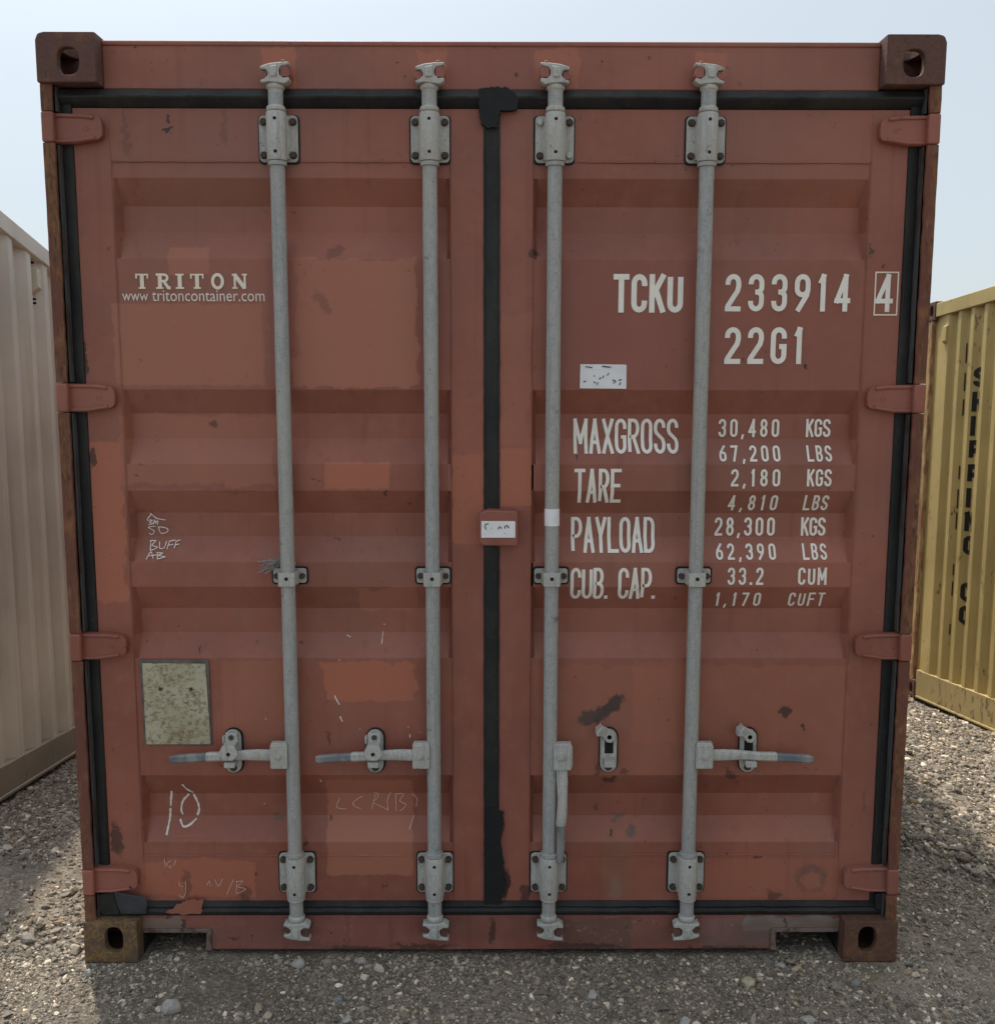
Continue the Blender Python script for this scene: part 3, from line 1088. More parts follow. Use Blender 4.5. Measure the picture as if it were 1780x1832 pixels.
def cam_end(x, top, d, parent):
    """hook-shaped cam on the bar end; d = side of its long prong"""
    b = MB()
    if top:
        f = lambda q: 2.53 + q
        L = [(2.4575, 0.0205), (2.460, 0.0258), (2.470, 0.0258), (2.4735, 0.0195), (2.514, 0.0203), (2.517, 0.0245), (2.526, 0.0248), (2.531, 0.0195), (2.548, 0.0165), (2.552, 0.012)]
    else:
        f = lambda q: 0.121 - q
        L = [(0.1995, 0.0205), (0.197, 0.0258), (0.1885, 0.0258), (0.185, 0.0195), (0.140, 0.0203), (0.137, 0.0245), (0.128, 0.0248), (0.122, 0.0195), (0.105, 0.0165), (0.101, 0.012)]
    b.lathe(x, YR, L if top else L[::-1], 22)
    P = lambda pts: [(x + d * a, f(q)) for a, q in pts]
    # X-shaped forging: a waisted body with two prongs either side, the prongs tapering outwards
    b.prism(P([(-0.034, -0.003), (-0.014, 0.0), (0.012, -0.002), (0.030, -0.005), (0.043, 0.004), (0.041, 0.012), (0.026, 0.010), (0.0155, 0.018), (0.0145, 0.030), (0.019, 0.040),
               (0.040, 0.044), (0.043, 0.051), (0.018, 0.0505), (-0.012, 0.047), (-0.034, 0.040), (-0.036, 0.033), (-0.020, 0.032), (-0.0150, 0.024), (-0.0150, 0.016), (-0.024, 0.008), (-0.036, 0.004)]), -0.004, 0.030)
    b.prism(P([(-0.0135, 0.004), (0.0135, 0.004), (0.0125, 0.045), (-0.0125, 0.042)]), 0.0302, 0.046)
    b.prism(P([(-0.009, 0.012), (0.009, 0.014), (0.011, 0.042), (-0.010, 0.038)]), -0.009, -0.0042)
    part(b, 'cam_head', M['galv2'], parent, bevel=0.0022)
    b = MB()
    b.prism(P([(0.0175, 0.0135), (0.0175, 0.036), (0.021, 0.057), (0.030, 0.057), (0.037, 0.042), (0.044, 0.022), (0.040, 0.0125)]), -0.001 if top else 0.004, 0.0505)
    part(b, 'cam_keeper', M['red'] if top else M['cast'], ROOT, bevel=0.002)
    b = MB()
    b.prism(P([(-0.0175, 0.0115), (-0.0175, 0.0300), (-0.030, 0.0315), (-0.042, 0.020), (-0.036, 0.009), (-0.026, 0.0075)]), 0.004, 0.0505)
    part(b, 'cam_keeper', M['red'] if top else M['cast'], ROOT, bevel=0.002)


def bar_handle(x, d, length, parent, zc=0.643):
    b = MB()
    b.prism(rrect(x + d * 0.036, zc, 0.05, 0.072, 0.004), -0.002, 0.026)
    b.prism(rrect(x + d * 0.036, zc + 0.0365, 0.046, 0.010, 0.003), 0.0, 0.022)
    b.cyl((x + d * 0.038, zc), 0.0095, -0.006, -0.0018, 16)
    b.cyl((x + d * 0.038, zc), 0.0055, -0.0085, -0.0058, 12)
    part(b, 'handle_hub', M['galv2'], parent, bevel=0.002)
    b = MB()
    k = length / 0.36
    S = [(0.052, 0.001, 0.0165, 0.012, 0.007), (0.10, 0.002, 0.0165, 0.012, 0.006), (0.135, 0.001, 0.0150, 0.014, 0.007), (0.17, -0.001, 0.0125, 0.015, 0.009),
         (0.205, -0.003, 0.0125, 0.013, 0.010), (0.245, -0.003, 0.0135, 0.010, 0.009), (0.252, -0.004, 0.0125, 0.010, 0.0085), (0.30, -0.006, 0.0125, 0.008, 0.0085), (0.35, -0.009, 0.0118, 0.006, 0.008), (0.360, -0.009, 0.0085, 0.006, 0.006)]
    secs = []
    for a, q, h, y, t in S:
        secs.append([Vector((x + d * a * k, y + t * cy, zc + q + h * cz)) for cy, cz in ((-1, -0.6), (-1, 0.6), (-0.5, 1), (0.5, 1), (1, 0.6), (1, -0.6), (0.5, -1), (-0.5, -1))])
    b.loft(secs, [0, 0, 0, 0, 0, 0, 1, 1, 1])
    part(b, 'handle', [M['galv2'], M['grip']], parent, bevel=0.001, ang=60)


def catch(xc, kind, zc=0.643):
    """handle retainer plate; kind: 'closed' swing cap over the handle, 'open' cap turned up to the left"""
    b = MB()
    b.prism(stadium(xc, zc, 0.049, 0.132), 0.044, 0.0572)
    b.prism(rrect(xc, zc - 0.026, 0.032, 0.016, 0.003), -0.002, 0.0442)
    if kind != 'closed':
        b.prism(rrect(xc + 0.001, zc + 0.012, 0.026, 0.040, 0.002), 0.0430, 0.0442, 1)
    else:
        b.box(xc - 0.03, xc - 0.022, 0.04, 0.0571, zc + 0.024, zc + 0.047)
    co = part(b, 'handle_catch', [M['galv2'], M['dark']], bevel=0.002)
    for q in (0.048, -0.05):
        b = MB()
        b.cyl((xc, zc + q), 0.011, 0.041, 0.0442, 14)
        b.cyl((xc, zc + q), 0.0085, 0.026 if q > 0 else 0.034, 0.0412, 6, rot=0.4)
        part(b, 'bolt', M['bolt'], co, bevel=0.001)
    b = MB()
    if kind == 'closed':
        b.prism([(xc + a, zc + q) for a, q in ((-0.017, 0.062), (0.017, 0.062), (0.019, 0.03), (-0.019, 0.03))], 0.030, 0.040)
        b.prism([(xc + a, zc + q) for a, q in ((-0.018, 0.034), (0.018, 0.034), (0.027, 0.016), (0.027, 0.008), (0.012, -0.008), (-0.012, -0.008), (-0.027, 0.008), (-0.027, 0.016))], -0.010, -0.002)
        b.prism([(xc + a, zc + q) for a, q in ((-0.017, 0.036), (0.017, 0.036), (0.018, 0.0305), (-0.018, 0.0305))], -0.0095, 0.031)
        b.cyl((xc, zc + 0.011), 0.006, -0.0112, -0.0098, 8, 1)
    else:
        c = Vector((xc, zc + 0.048))
        b.prism([(c.x + a, c.y + q) for a, q in ((0.018, -0.006), (0.016, 0.012), (0.0, 0.022), (-0.022, 0.034), (-0.026, 0.042), (-0.031, 0.034), (-0.040, 0.028), (-0.042, 0.012), (-0.036, 0.002), (-0.02, 0.002), (-0.008, -0.016), (0.006, -0.018))], 0.026, 0.039)
        b.prism([(c.x + a, c.y + q) for a, q in ((-0.022, 0.0335), (-0.026, 0.0415), (-0.0405, 0.026), (-0.0415, 0.014), (-0.034, 0.012), (-0.033, 0.022))], -0.004, 0.0262)
    part(b, 'latch', [M['galv2'], M['dark']], co, bevel=0.0018)
    b = MB()
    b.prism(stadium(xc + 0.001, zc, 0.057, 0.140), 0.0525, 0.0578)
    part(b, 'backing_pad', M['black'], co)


for i, (x, d) in enumerate(RODS):
    b = MB()
    n = 40
    prof_r = [(0.10, RR - 0.0015)] + [(0.12 + (2.54 - 0.12) * k / n, RR + random.uniform(-0.0003, 0.0003)) for k in range(n + 1)]
    b.lathe(x, YR, prof_r, 22)
    for zc in (2.393, 0.261):
        for z in (zc + (0.0645 if zc < 1 else -0.0775), ):
            b.lathe(x, YR, [(z, 0.0205), (z + 0.0015, 0.0258), (z + 0.0115, 0.0258), (z + 0.013, 0.0205)], 24)
    bar = part(b, 'locking_bar', M['galv'], sharp=40)
    pd = 1 if i < 2 else -1
    cam_end(x, True, pd, bar)
    cam_end(x, False, [1, 1, 1, -1][i], bar)
    bracket(x, 2.393, new=(0, 3) if i == 2 else ())
    bracket(x, 0.261)
    # mid guide
    zg = 1.173
    b = MB()
    b.prism(rrect(x, zg, 0.096, 0.042, 0.007), 0.048, 0.0572)
    for s in (-1, 1):
        b.loft([[Vector((x + s * 0.030, 0.048, zg + q)), Vector((x + s * 0.0238, 0.0, zg + q)), Vector((x + s * 0.0205, 0.012, zg + q)), Vector((x + s * 0.022, 0.0482, zg + q))] for q in (-0.020, 0.018)])
    b.loft([[Vector((x + s, -0.0045, zg + q)) for s in (-0.0237, 0.0237)] + [Vector((x + s, 0.0012, zg + q)) for s in (0.0237, -0.0237)] for q in (-0.022, 0.018)])
    b.cyl((x, zg), 0.0056, -0.0054, -0.0044, 12, 1)
    gd = part(b, 'bar_guide', [M['galv2'], M['dark']], bevel=0.002)
    for s in (-1, 1):
        b = MB()
        b.cyl((x + s * 0.037, zg), 0.0092, 0.037, 0.0482, 6, rot=random.random())
        part(b, 'bolt', M['bolt'], gd, bevel=0.001)
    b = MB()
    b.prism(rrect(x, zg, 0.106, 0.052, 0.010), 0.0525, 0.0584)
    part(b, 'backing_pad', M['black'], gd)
    if i in (0, 1, 3):
        bar_handle(x, d, 0.357 if i != 1 else 0.345, bar)
    else:
        # released handle hanging straight down beside the bar
        zc = 0.642
        b = MB()
        b.prism(rrect(x + 0.036, zc, 0.052, 0.080, 0.005), -0.002, 0.026)
        b.prism(rrect(x + 0.060, zc - 0.002, 0.010, 0.064, 0.003), 0.002, 0.02)
        b.cyl((x + 0.034, zc + 0.002), 0.0145, -0.007, -0.0018, 18)
        b.cyl((x + 0.034, zc + 0.002), 0.009, -0.010, -0.0068, 14)
        part(b, 'handle_hub', M['galv2'], bar, bevel=0.002)
        b = MB()
        S = [(0.034, 0.604, 0.0165, 0.012, 0.007), (0.036, 0.56, 0.0165, 0.010, 0.008), (0.037, 0.51, 0.0135, 0.006, 0.010), (0.036, 0.47, 0.0145, 0.004, 0.011), (0.033, 0.435, 0.0145, 0.004, 0.010),
             (0.033, 0.430, 0.012, 0.004, 0.0085), (0.033, 0.38, 0.012, 0.004, 0.0085), (0.032, 0.325, 0.011, 0.004, 0.008), (0.032, 0.315, 0.008, 0.004, 0.006)]
        secs = [[Vector((x + a + h * cx, y + t * cy, z)) for cy, cx in ((-1, -0.6), (-1, 0.6), (-0.5, 1), (0.5, 1), (1, 0.6), (1, -0.6), (0.5, -1), (-0.5, -1))] for a, z, h, y, t in S]
        b.loft(secs, [0, 0, 0, 0, 0, 1, 1, 1])
        part(b, 'handle', [M['galv2'], M['grip']], bar, bevel=0.001, ang=60, label='released handle hanging down')
catch(-0.766, 'closed')
catch(-0.345, 'closed')
catch(0.3475, 'open', 0.645)
catch(0.762, 'open', 0.645)

# lock box with paper sticker
b = MB()
x0, z1 = U(857, 914, 0.0)
x1, z0 = U(927, 978, 0.0)
b.prism([(x0 + 0.006, z1 - 0.004), (x0 + 0.03, z1 + 0.002), (x0 + 0.06, z1), (x1 - 0.002, z1 - 0.002), (x1, z0), (x0 + 0.01, z0 + 0.002), (x0, z0 + 0.012), (x0, z1 - 0.012)], 0.002, 0.0548)
LB = part(b, 'lock_box', M['red'], bevel=0.004)


def ribbon_strokes(strokes, width):
    pass


# ------------------------------------------------------------------ lettering
def arc(cx, cz, rx, rz, a0, a1, n=8):
    return [(cx + rx * math.cos(math.radians(a0 + (a1 - a0) * i / n)), cz + rz * math.sin(math.radians(a0 + (a1 - a0) * i / n))) for i in range(n + 1)]


R_ = 0.2
TOPA = arc(0.5, 1 - R_, 0.5, R_, 0, 180)
BOTA = arc(0.5, R_, 0.5, R_, 180, 360)
LOOP = TOPA + BOTA + [(1, 1 - R_)]
GLY = {
    'T': [[(0, 1), (1, 1)], [(0.5, 1), (0.5, 0)]],
    'C': [[(1, 0.72)] + TOPA + BOTA + [(1, 0.28)]],
    'G': [[(1, 0.72)] + TOPA + BOTA + [(1, 0.47), (0.55, 0.47)]],
    'K': [[(0, 1), (0, 0)], [(1, 1), (0.06, 0.42)], [(0.36, 0.62), (1, 0)]],
    'U': [[(0, 1), (0, R_)] + BOTA + [(1, 1)]],
    '2': [[(0, 0.74)] + TOPA[::-1] + [(1, 0.7), (0.9, 0.55), (0.06, 0.1), (0, 0.0)], [(0, 0), (1, 0)]],
    '3': [[(0, 0.76)] + TOPA[::-1] + [(1, 0.66)] + arc(0.55, 0.66, 0.45, 0.14, 0, -80, 5) + [(0.4, 0.52)], [(0.55, 0.52)] + arc(0.55, 0.38, 0.45, 0.14, 90, 0, 5) + [(1, R_)] + BOTA[::-1] + [(0, 0.25)]],
    '9': [arc(0.5, 0.8, 0.5, 0.2, 0, 180) + arc(0.5, 0.62, 0.5, 0.18, 180, 360) + [(1, 0.8)], [(0.98, 0.56), (0.9, 0.42), (0.2, 0)]],
    '6': [arc(0.5, 0.2, 0.5, 0.2, 180, 360) + arc(0.5, 0.38, 0.5, 0.18, 0, 180) + [(0, 0.2)], [(0.02, 0.44), (0.1, 0.58), (0.8, 1)]],
    '1': [[(0.62, 0), (0.62, 1), (0.2, 0.86)]],
    '4': [[(0.76, 0), (0.76, 1), (0, 0.26)], [(0, 0.26), (1, 0.26)]],
    'M': [[(0, 0), (0, 1), (0.5, 0.3), (1, 1), (1, 0)]],
    'A': [[(0, 0), (0.5, 1), (1, 0)], [(0.16, 0.3), (0.84, 0.3)]],
    'X': [[(0, 0), (1, 1)], [(0, 1), (1, 0)]],
    'R': [[(0, 0), (0, 1), (0.5, 1)] + arc(0.5, 0.74, 0.5, 0.26, 90, -90) + [(0, 0.48)], [(0.5, 0.48), (1, 0)]],
    'P': [[(0, 0), (0, 1), (0.5, 1)] + arc(0.5, 0.72, 0.5, 0.28, 90, -90) + [(0, 0.44)]],
    'B': [[(0, 0), (0, 1), (0.5, 1)] + arc(0.5, 0.76, 0.44, 0.24, 90, -90) + [(0.1, 0.52)], [(0.5, 0.52)] + arc(0.5, 0.26, 0.5, 0.26, 90, -90) + [(0, 0)]],
    'O': [LOOP], '0': [LOOP],
    'S': [[(1, 0.76)] + TOPA + [(0, 0.7), (0.12, 0.6), (0.88, 0.4), (1, 0.3), (1, R_)] + BOTA[::-1] + [(0, 0.26)]],
    'E': [[(1, 1), (0, 1), (0, 0), (1, 0)], [(0, 0.52), (0.85, 0.52)]],
    'F': [[(1, 1), (0, 1), (0, 0)], [(0, 0.52), (0.85, 0.52)]],
    'H': [[(0, 0), (0, 1)], [(1, 0), (1, 1)], [(0, 0.5), (1, 0.5)]],
    'I': [[(0.5, 0), (0.5, 1)]],
    'N': [[(0, 0), (0, 1), (1, 0), (1, 1)]],
    'Y': [[(0, 1), (0.5, 0.45), (0.5, 0)], [(1, 1), (0.5, 0.45)]],
    'L': [[(0, 1), (0, 0), (1, 0)]],
    'D': [[(0, 0), (0, 1), (0.45, 1)] + arc(0.45, 0.75, 0.55, 0.25, 90, 0) + arc(0.45, 0.25, 0.55, 0.25, 0, -90) + [(0, 0)]],
    '7': [[(0, 1), (1, 1), (0.35, 0)]],
    '8': [arc(0.5, 0.76, 0.44, 0.24, -90, 270, 18), arc(0.5, 0.26, 0.5, 0.26, 90, 450, 18)],
}


def ribbon(bm, pts, w, lift, mi=0, wv=None):
    """flat stroke of width w in x-z with mitred corners"""
    P = [Vector(p) for p in pts]
    Q = [P[0]]
    for p in P[1:]:
        if (p - Q[-1]).length > 1e-5:
            Q.append(p)
    n = len(Q)
    closed = n > 3 and (Q[0] - Q[-1]).length < 1e-4
    if closed:
        Q.pop()
        n -= 1
    L, Rr = [], []
    for i in range(n):
        if closed:
            a, c = Q[(i - 1) % n], Q[(i + 1) % n]
        else:
            a, c = Q[max(i - 1, 0)], Q[min(i + 1, n - 1)]
        p = Q[i]
        d1 = (p - a).normalized() if (p - a).length > 1e-9 else (c - p).normalized()
        d2 = (c - p).normalized() if (c - p).length > 1e-9 else d1
        t = (d1 + d2)
        t = t.normalized() if t.length > 1e-6 else d1
        nn = Vector((-t.y, t.x))
        k = max(0.45, abs(nn.dot(Vector((-d1.y, d1.x)))))
        hw = (w if wv is None else wv(i / (n - 1))) / 2 / k
        L.append(bm.verts.new((p.x + nn.x * hw, -lift, p.y + nn.y * hw)))
        Rr.append(bm.verts.new((p.x - nn.x * hw, -lift, p.y - nn.y * hw)))
    m_ = n if closed else n - 1
    for i in range(m_):
        j = (i + 1) % n
        try:
            f = bm.faces.new([L[i], L[j], Rr[j], Rr[i]])
            f.material_index = mi
        except ValueError:
            pass


def conform(bm, extra=0.0012, flat=None):
    """lay an x-z drawing onto the pressed door face (y already holds -lift)"""
    if flat is None:
        zs = [v.co.z for v in bm.verts]
        xs = [v.co.x for v in bm.verts]
        zl, zh, xl, xh = min(zs), max(zs), min(xs), max(xs)
        for z in ZBREAK:
            if zl < z < zh:
                bmesh.ops.bisect_plane(bm, geom=bm.verts[:] + bm.edges[:] + bm.faces[:], plane_co=(0, 0, z), plane_no=(0, 0, 1))
        for x in XBREAK:
            for s in (-1, 1):
                if xl < s * x < xh:
                    bmesh.ops.bisect_plane(bm, geom=bm.verts[:] + bm.edges[:] + bm.faces[:], plane_co=(s * x, 0, 0), plane_no=(1, 0, 0))
    for v in bm.verts:
        y = surf(v.co.x, v.co.z) if flat is None else flat
        v.co.y += y - extra
    for f in bm.faces:
        f.normal_update()
        if f.normal.y > 0:
            f.normal_flip()


def mark(bm, name, mat, parent, label=None, flat=None, extra=0.0022):
    conform(bm, extra, flat)
    b = MB()
    b.bm.free()
    b.bm = bm
    return part(b, name, mat, parent, fix=False, label=label)


def text_into(bm, text, x0, x1, z0, z1, gw, t, narrow='1I', lift0=0.0):
    """condensed stencil capitals stretched to the box; gw = glyph width / height, t = stroke / height"""
    h = z1 - z0
    ws = []
    for ch in text:
        if ch in '.,':
            ws.append(t * 1.1)
        elif ch == ' ':
            ws.append(gw * 0.8)
        elif ch in 'M':
            ws.append(gw * 1.22)
        elif ch in '1':
            ws.append(gw * 0.62)
        elif ch == 'I':
            ws.append(t)
        else:
            ws.append(gw)
    tot = sum(ws) * h
    gap = ((x1 - x0) - tot) / max(1, len(text) - 1)
    x = x0
    tt = t * h
    for ch, w in zip(text, ws):
        w *= h
        if ch == ',':
            ribbon(bm, [(x + w * 0.6, z0 + tt * 1.1), (x + w * 0.1, z0 - tt * 0.9)], tt * 0.9, lift0)
        elif ch == '.':
            ribbon(bm, [(x + w * 0.5, z0), (x + w * 0.5, z0 + tt * 1.15)], tt * 1.1, lift0)
        elif ch != ' ':
            strokes = []
            for st in GLY[ch]:
                cur = [st[0]]
                for i in range(1, len(st)):
                    cur.append(st[i])
                    if i + 1 < len(st):
                        d1 = Vector((st[i][0] - st[i - 1][0], st[i][1] - st[i - 1][1]))
                        d2 = Vector((st[i + 1][0] - st[i][0], st[i + 1][1] - st[i][1]))
                        d1.x *= w / h
                        d2.x *= w / h
                        if d1.length > 1e-6 and d2.length > 1e-6 and d1.normalized().dot(d2.normalized()) < -0.05:
                            strokes.append(cur)
                            cur = [st[i]]
                strokes.append(cur)
            for k, st in enumerate(strokes):
                pts = [(x + tt / 2 + u * (w - tt), z0 + tt / 2 + v * (h - tt)) for u, v in st]
                # run open straight ends out to the cap height / base line
                if len(st) <= 5:
                    out = []
                    for (u, v), p in zip(st, pts):
                        out.append(p)
                    pts = out
                    for e, o in ((0, 1), (-1, -2)):
                        d = Vector(pts[e]) - Vector(pts[o])
                        if d.length > 1e-6:
                            q = Vector(pts[e]) + d.normalized() * tt / 2
                            q.y = min(max(q.y, z0), z1)
                            pts[e] = (q.x, q.y)
                ribbon(bm, pts, tt, lift0 + 0.00012 * k)
        x += w + gap


def line(name, text, px0, px1, py0, py1, gw, t, parent, mat, Y=0.07, label=None):
    ym, xm = (py0 + py1) / 2, (px0 + px1) / 2
    x0, x1 = U(px0, ym, Y)[0], U(px1, ym, Y)[0]
    z1, z0 = U(xm, py0, Y)[1], U(xm, py1, Y)[1]
    bm = bmesh.new()
    text_into(bm, text, x0, x1, z0, z1, gw, t)
    return mark(bm, name, mat, parent, label)


W_ = M['letter']
line('owner_code', 'TCKU', 1097, 1222, 490, 559, 0.42, 0.145, DRT, W_, 0.058)
line('serial_number', '233914', 1297, 1521, 490, 557, 0.43, 0.135, DRT, W_, 0.058)
line('check_digit', '4', 1566, 1601, 490, 558, 0.47, 0.125, DRT, W_, 0.055)
bm = bmesh.new()
a, d = U(1563, 563, 0.055), U(1607, 487, 0.055)
ribbon(bm, [a, (d[0], a[1]), d, (a[0], d[1]), a], 0.004, 0)
mark(bm, 'check_digit_box', M['logo'], DRT)
line('size_code', '22G1', 1296, 1437, 585, 651, 0.44, 0.14, DRT, W_, 0.058)
WT = [('MAXGROSS', 1026, 1214, 749, 811, 0.335, 0.098, 0.085), ('TARE', 1027, 1111, 838, 900, 0.31, 0.1, 0.066), ('PAYLOAD', 1022, 1172, 926, 988, 0.32, 0.098, 0.08),
      ('CUB. CAP.', 1020, 1173, 1015, 1073, 0.33, 0.102, 0.064)]
for tx, a, c, e, f, gw, t, Y in WT:
    line('weight_heading', tx, a, c, e, f, gw, t, DRT, W_, Y)
NUM = [('30,480', 1286, 1395, 749.5, 782, 0.42, 0.135, 0.088), ('67,200', 1286, 1395, 797, 825, 0.46, 0.145, 0.075), ('2,180', 1307, 1395, 839, 870, 0.44, 0.14, 0.06),
       ('4,810', 1303, 1391, 885, 914, 0.44, 0.14, 0.075), ('28,300', 1279, 1387, 926, 959, 0.42, 0.135, 0.088), ('62,390', 1280, 1387, 973, 1000, 0.46, 0.145, 0.075),
       ('33.2', 1301, 1365, 1015, 1046, 0.42, 0.135, 0.06), ('1,170', 1280, 1361, 1059, 1086, 0.46, 0.145, 0.075)]
for tx, a, c, e, f, gw, t, Y in NUM:
    line('weight_figure', tx, a, c, e, f, gw, t, DRT, W_, Y)
UNI = [('KGS', 1443, 1487, 749.5, 782, 0.088), ('LBS', 1443, 1487, 797, 825, 0.075), ('KGS', 1443, 1487, 839, 870, 0.06), ('LBS', 1438, 1482, 885, 914, 0.075),
       ('KGS', 1434, 1478, 926, 959, 0.088), ('LBS', 1435, 1478, 973, 1000, 0.075), ('CUM', 1427, 1478, 1015, 1046, 0.06), ('CUFT', 1411, 1475, 1059, 1086, 0.075)]
for tx, a, c, e, f, Y in UNI:
    line('weight_unit', tx, a, c, e, f, 0.42 if tx != 'CUFT' else 0.44, 0.135, DRT, W_, Y)

# slab-serif company name
LX = [243, 279, 314, 341, 377, 415]
LWD = [23, 27, 16, 24, 25, 28]
for ch, px, wpx in zip('TRITON', LX, LWD):
    bm = bmesh.new()
    x0, z1 = U(px, 489.5, 0.058)
    x1, z0 = U(px + wpx, 516.5, 0.058)
    w, h = x1 - x0, z1 - z0
    th, tn = h * 0.27, h * 0.11
    q = lambda u, v: (x0 + u * w, z0 + v * h)
    if ch == 'T':
        S = [([q(0, 0.945), q(1, 0.945)], tn), ([q(0.5, 0), q(0.5, 1)], th), ([q(0.22, 0.055), q(0.78, 0.055)], tn), ([q(0.04, 1), q(0.04, 0.68)], tn), ([q(0.96, 1), q(0.96, 0.68)], tn)]
    elif ch == 'I':
        S = [([q(0, 0.945), q(1, 0.945)], tn), ([q(0.5, 0), q(0.5, 1)], th), ([q(0, 0.055), q(1, 0.055)], tn)]
    elif ch == 'R':
        S = [([q(0.27, 0), q(0.27, 1)], th), ([q(0.0, 0.945), q(0.55, 0.945)] + [(x0 + w * 0.55 + w * 0.24 * math.cos(a), z0 + h * 0.73 + h * 0.215 * math.sin(a)) for a in [math.pi / 2 - math.pi * i / 8 for i in range(9)]] + [q(0.3, 0.515)], tn * 1.5),
             ([q(0.0, 0.055), q(0.5, 0.055)], tn), ([q(0.55, 0.5), q(0.82, 0.08), q(1.0, 0.055)], th * 0.75)]
    elif ch == 'O':
        S = [([(x0 + w / 2 + (w / 2 - th * 0.45) * math.cos(a), z0 + h / 2 + (h / 2 - tn / 2) * math.sin(a)) for a in [2 * math.pi * i / 24 for i in range(25)]], th * 0.78)]
    else:
        S = [([q(0.18, 0), q(0.18, 1)], tn * 1.3), ([q(0.84, 0), q(0.84, 1)], tn * 1.3), ([q(0.16, 0.97), q(0.84, 0.03)], th), ([q(0, 0.055), q(0.36, 0.055)], tn), ([q(0, 0.945), q(0.3, 0.945)], tn), ([q(0.66, 0.945), q(1, 0.945)], tn)]
    for k, (st, sw) in enumerate(S):
        ribbon(bm, st, sw, 0.00012 * k)
    mark(bm, 'logo_letter', M['logo'], DL)


def font_text(text, px0, px1, py_mid, hgt_px, Y, name, mat, parent):
    cu = bpy.data.curves.new(name, 'FONT')
    cu.body = text
    cu.size = 1.0
    cu.resolution_u = 3
    o = bpy.data.objects.new(name, cu)
    COL.objects.link(o)
    dg = bpy.context.evaluated_depsgraph_get()
    me = bpy.data.meshes.new_from_object(o.evaluated_get(dg))
    bpy.data.objects.remove(o)
    bpy.data.curves.remove(cu)
    co = np.empty(len(me.vertices) * 3)
    me.vertices.foreach_get('co', co)
    co = co.reshape(-1, 3)
    lo, hi = co.min(0), co.max(0)
    x0, z1 = U(px0, py_mid - hgt_px / 2, Y)
    x1, z0 = U(px1, py_mid + hgt_px / 2, Y)
    n = np.zeros_like(co)
    n[:, 0] = x0 + (co[:, 0] - lo[0]) / (hi[0] - lo[0]) * (x1 - x0)
    n[:, 2] = z0 + (co[:, 1] - lo[1]) / (hi[1] - lo[1]) * (z1 - z0)
    me.vertices.foreach_set('co', n.ravel())
    bm = bmesh.new()
    bm.from_mesh(me)
    bpy.data.meshes.remove(me)
    bmesh.ops.triangulate(bm, faces=bm.faces[:])
    return mark(bm, name, mat, parent)


font_text('www', 219, 266, 531.5, 13, 0.058, 'web_address', M['url'], DL)
font_text('tritoncontainer.com', 272, 474, 529, 20, 0.058, 'web_address', M['url'], DL)


# hand-drawn marks: stroke lists in photo pixels
def scribble(name, strokes, width, mat, parent, Y=0.07, flat=None, label=None, jag=0.25):
    bm = bmesh.new()
    rnd = random.Random(len(strokes) * 7 + int(strokes[0][0][0]))
    for k, st in enumerate(strokes):
        P = []
        st = [Vector(s) for s in st]
        for i in range(len(st) - 1):
            p0, p1, p2, p3 = st[max(i - 1, 0)], st[i], st[i + 1], st[min(i + 2, len(st) - 1)]
            n = max(2, int((p2 - p1).length / 3))
            for j in range(n):
                t = j / n
                q = 0.5 * ((2 * p1) + (p2 - p0) * t + (2 * p0 - 5 * p1 + 4 * p2 - p3) * t * t + (3 * p1 - p0 - 3 * p2 + p3) * t ** 3)
                P.append(q)
        P.append(st[-1])
        ws = [rnd.uniform(0.65, 1.25) for _ in range(len(P))]
        W = [U(p.x + rnd.uniform(-jag, jag), p.y + rnd.uniform(-jag, jag), Y) for p in P]
        nP = len(P)
        ribbon(bm, W, width, 0.00015 * k, wv=lambda f: width * ws[min(int(f * (nP - 1) + 0.5), nP - 1)])
    return mark(bm, name, mat, parent, label, flat)


z = lambda L, ox, oy, s: [[(ox + x / s, oy + y / s) for x, y in st] for st in L]
scribble('chalk_number', [[(305.5, 1417), (303.5, 1432), (303, 1446)], [(302.5, 1449), (302, 1470), (300.5, 1491)],
                          [(336, 1424), (325, 1437), (322, 1452), (325, 1461)], [(344, 1424), (352, 1440), (354, 1452), (351, 1462)], [(321, 1468), (328, 1478), (338, 1477), (350, 1467)], [(327, 1402), (334, 1413), (344, 1421)]],
         0.0062, M['chalk_thick'], DL, 0.08)
scribble('chalk_writing', z([[(497, 180), (472, 213), (486, 216)], [(490, 178), (512, 196), (530, 206), (570, 213)], [(484, 212), (500, 215), (486, 226), (502, 233), (480, 238)], [(505, 236), (515, 212), (522, 236)], [(528, 212), (530, 238)], [(508, 226), (535, 222)],
                             [(518, 246), (480, 252), (512, 272), (500, 290), (484, 284)], [(535, 250), (545, 282), (575, 280), (586, 264), (562, 252), (530, 250)],
                             [(498, 322), (503, 370)], [(492, 322), (524, 322), (508, 344), (538, 354), (505, 370)], [(545, 325), (552, 358), (575, 356), (582, 322)], [(598, 322), (590, 364)], [(596, 324), (628, 318)], [(594, 343), (620, 339)], [(634, 322), (628, 358)], [(632, 324), (655, 318)], [(630, 341), (650, 338)],
                             [(490, 412), (508, 376), (526, 408)], [(498, 396), (546, 390)], [(546, 378), (548, 410)], [(540, 380), (572, 382), (552, 393), (586, 400), (548, 410)]], 100, 860, 2.967), 0.0027, M['chalk'], DL, 0.075, jag=0.12)
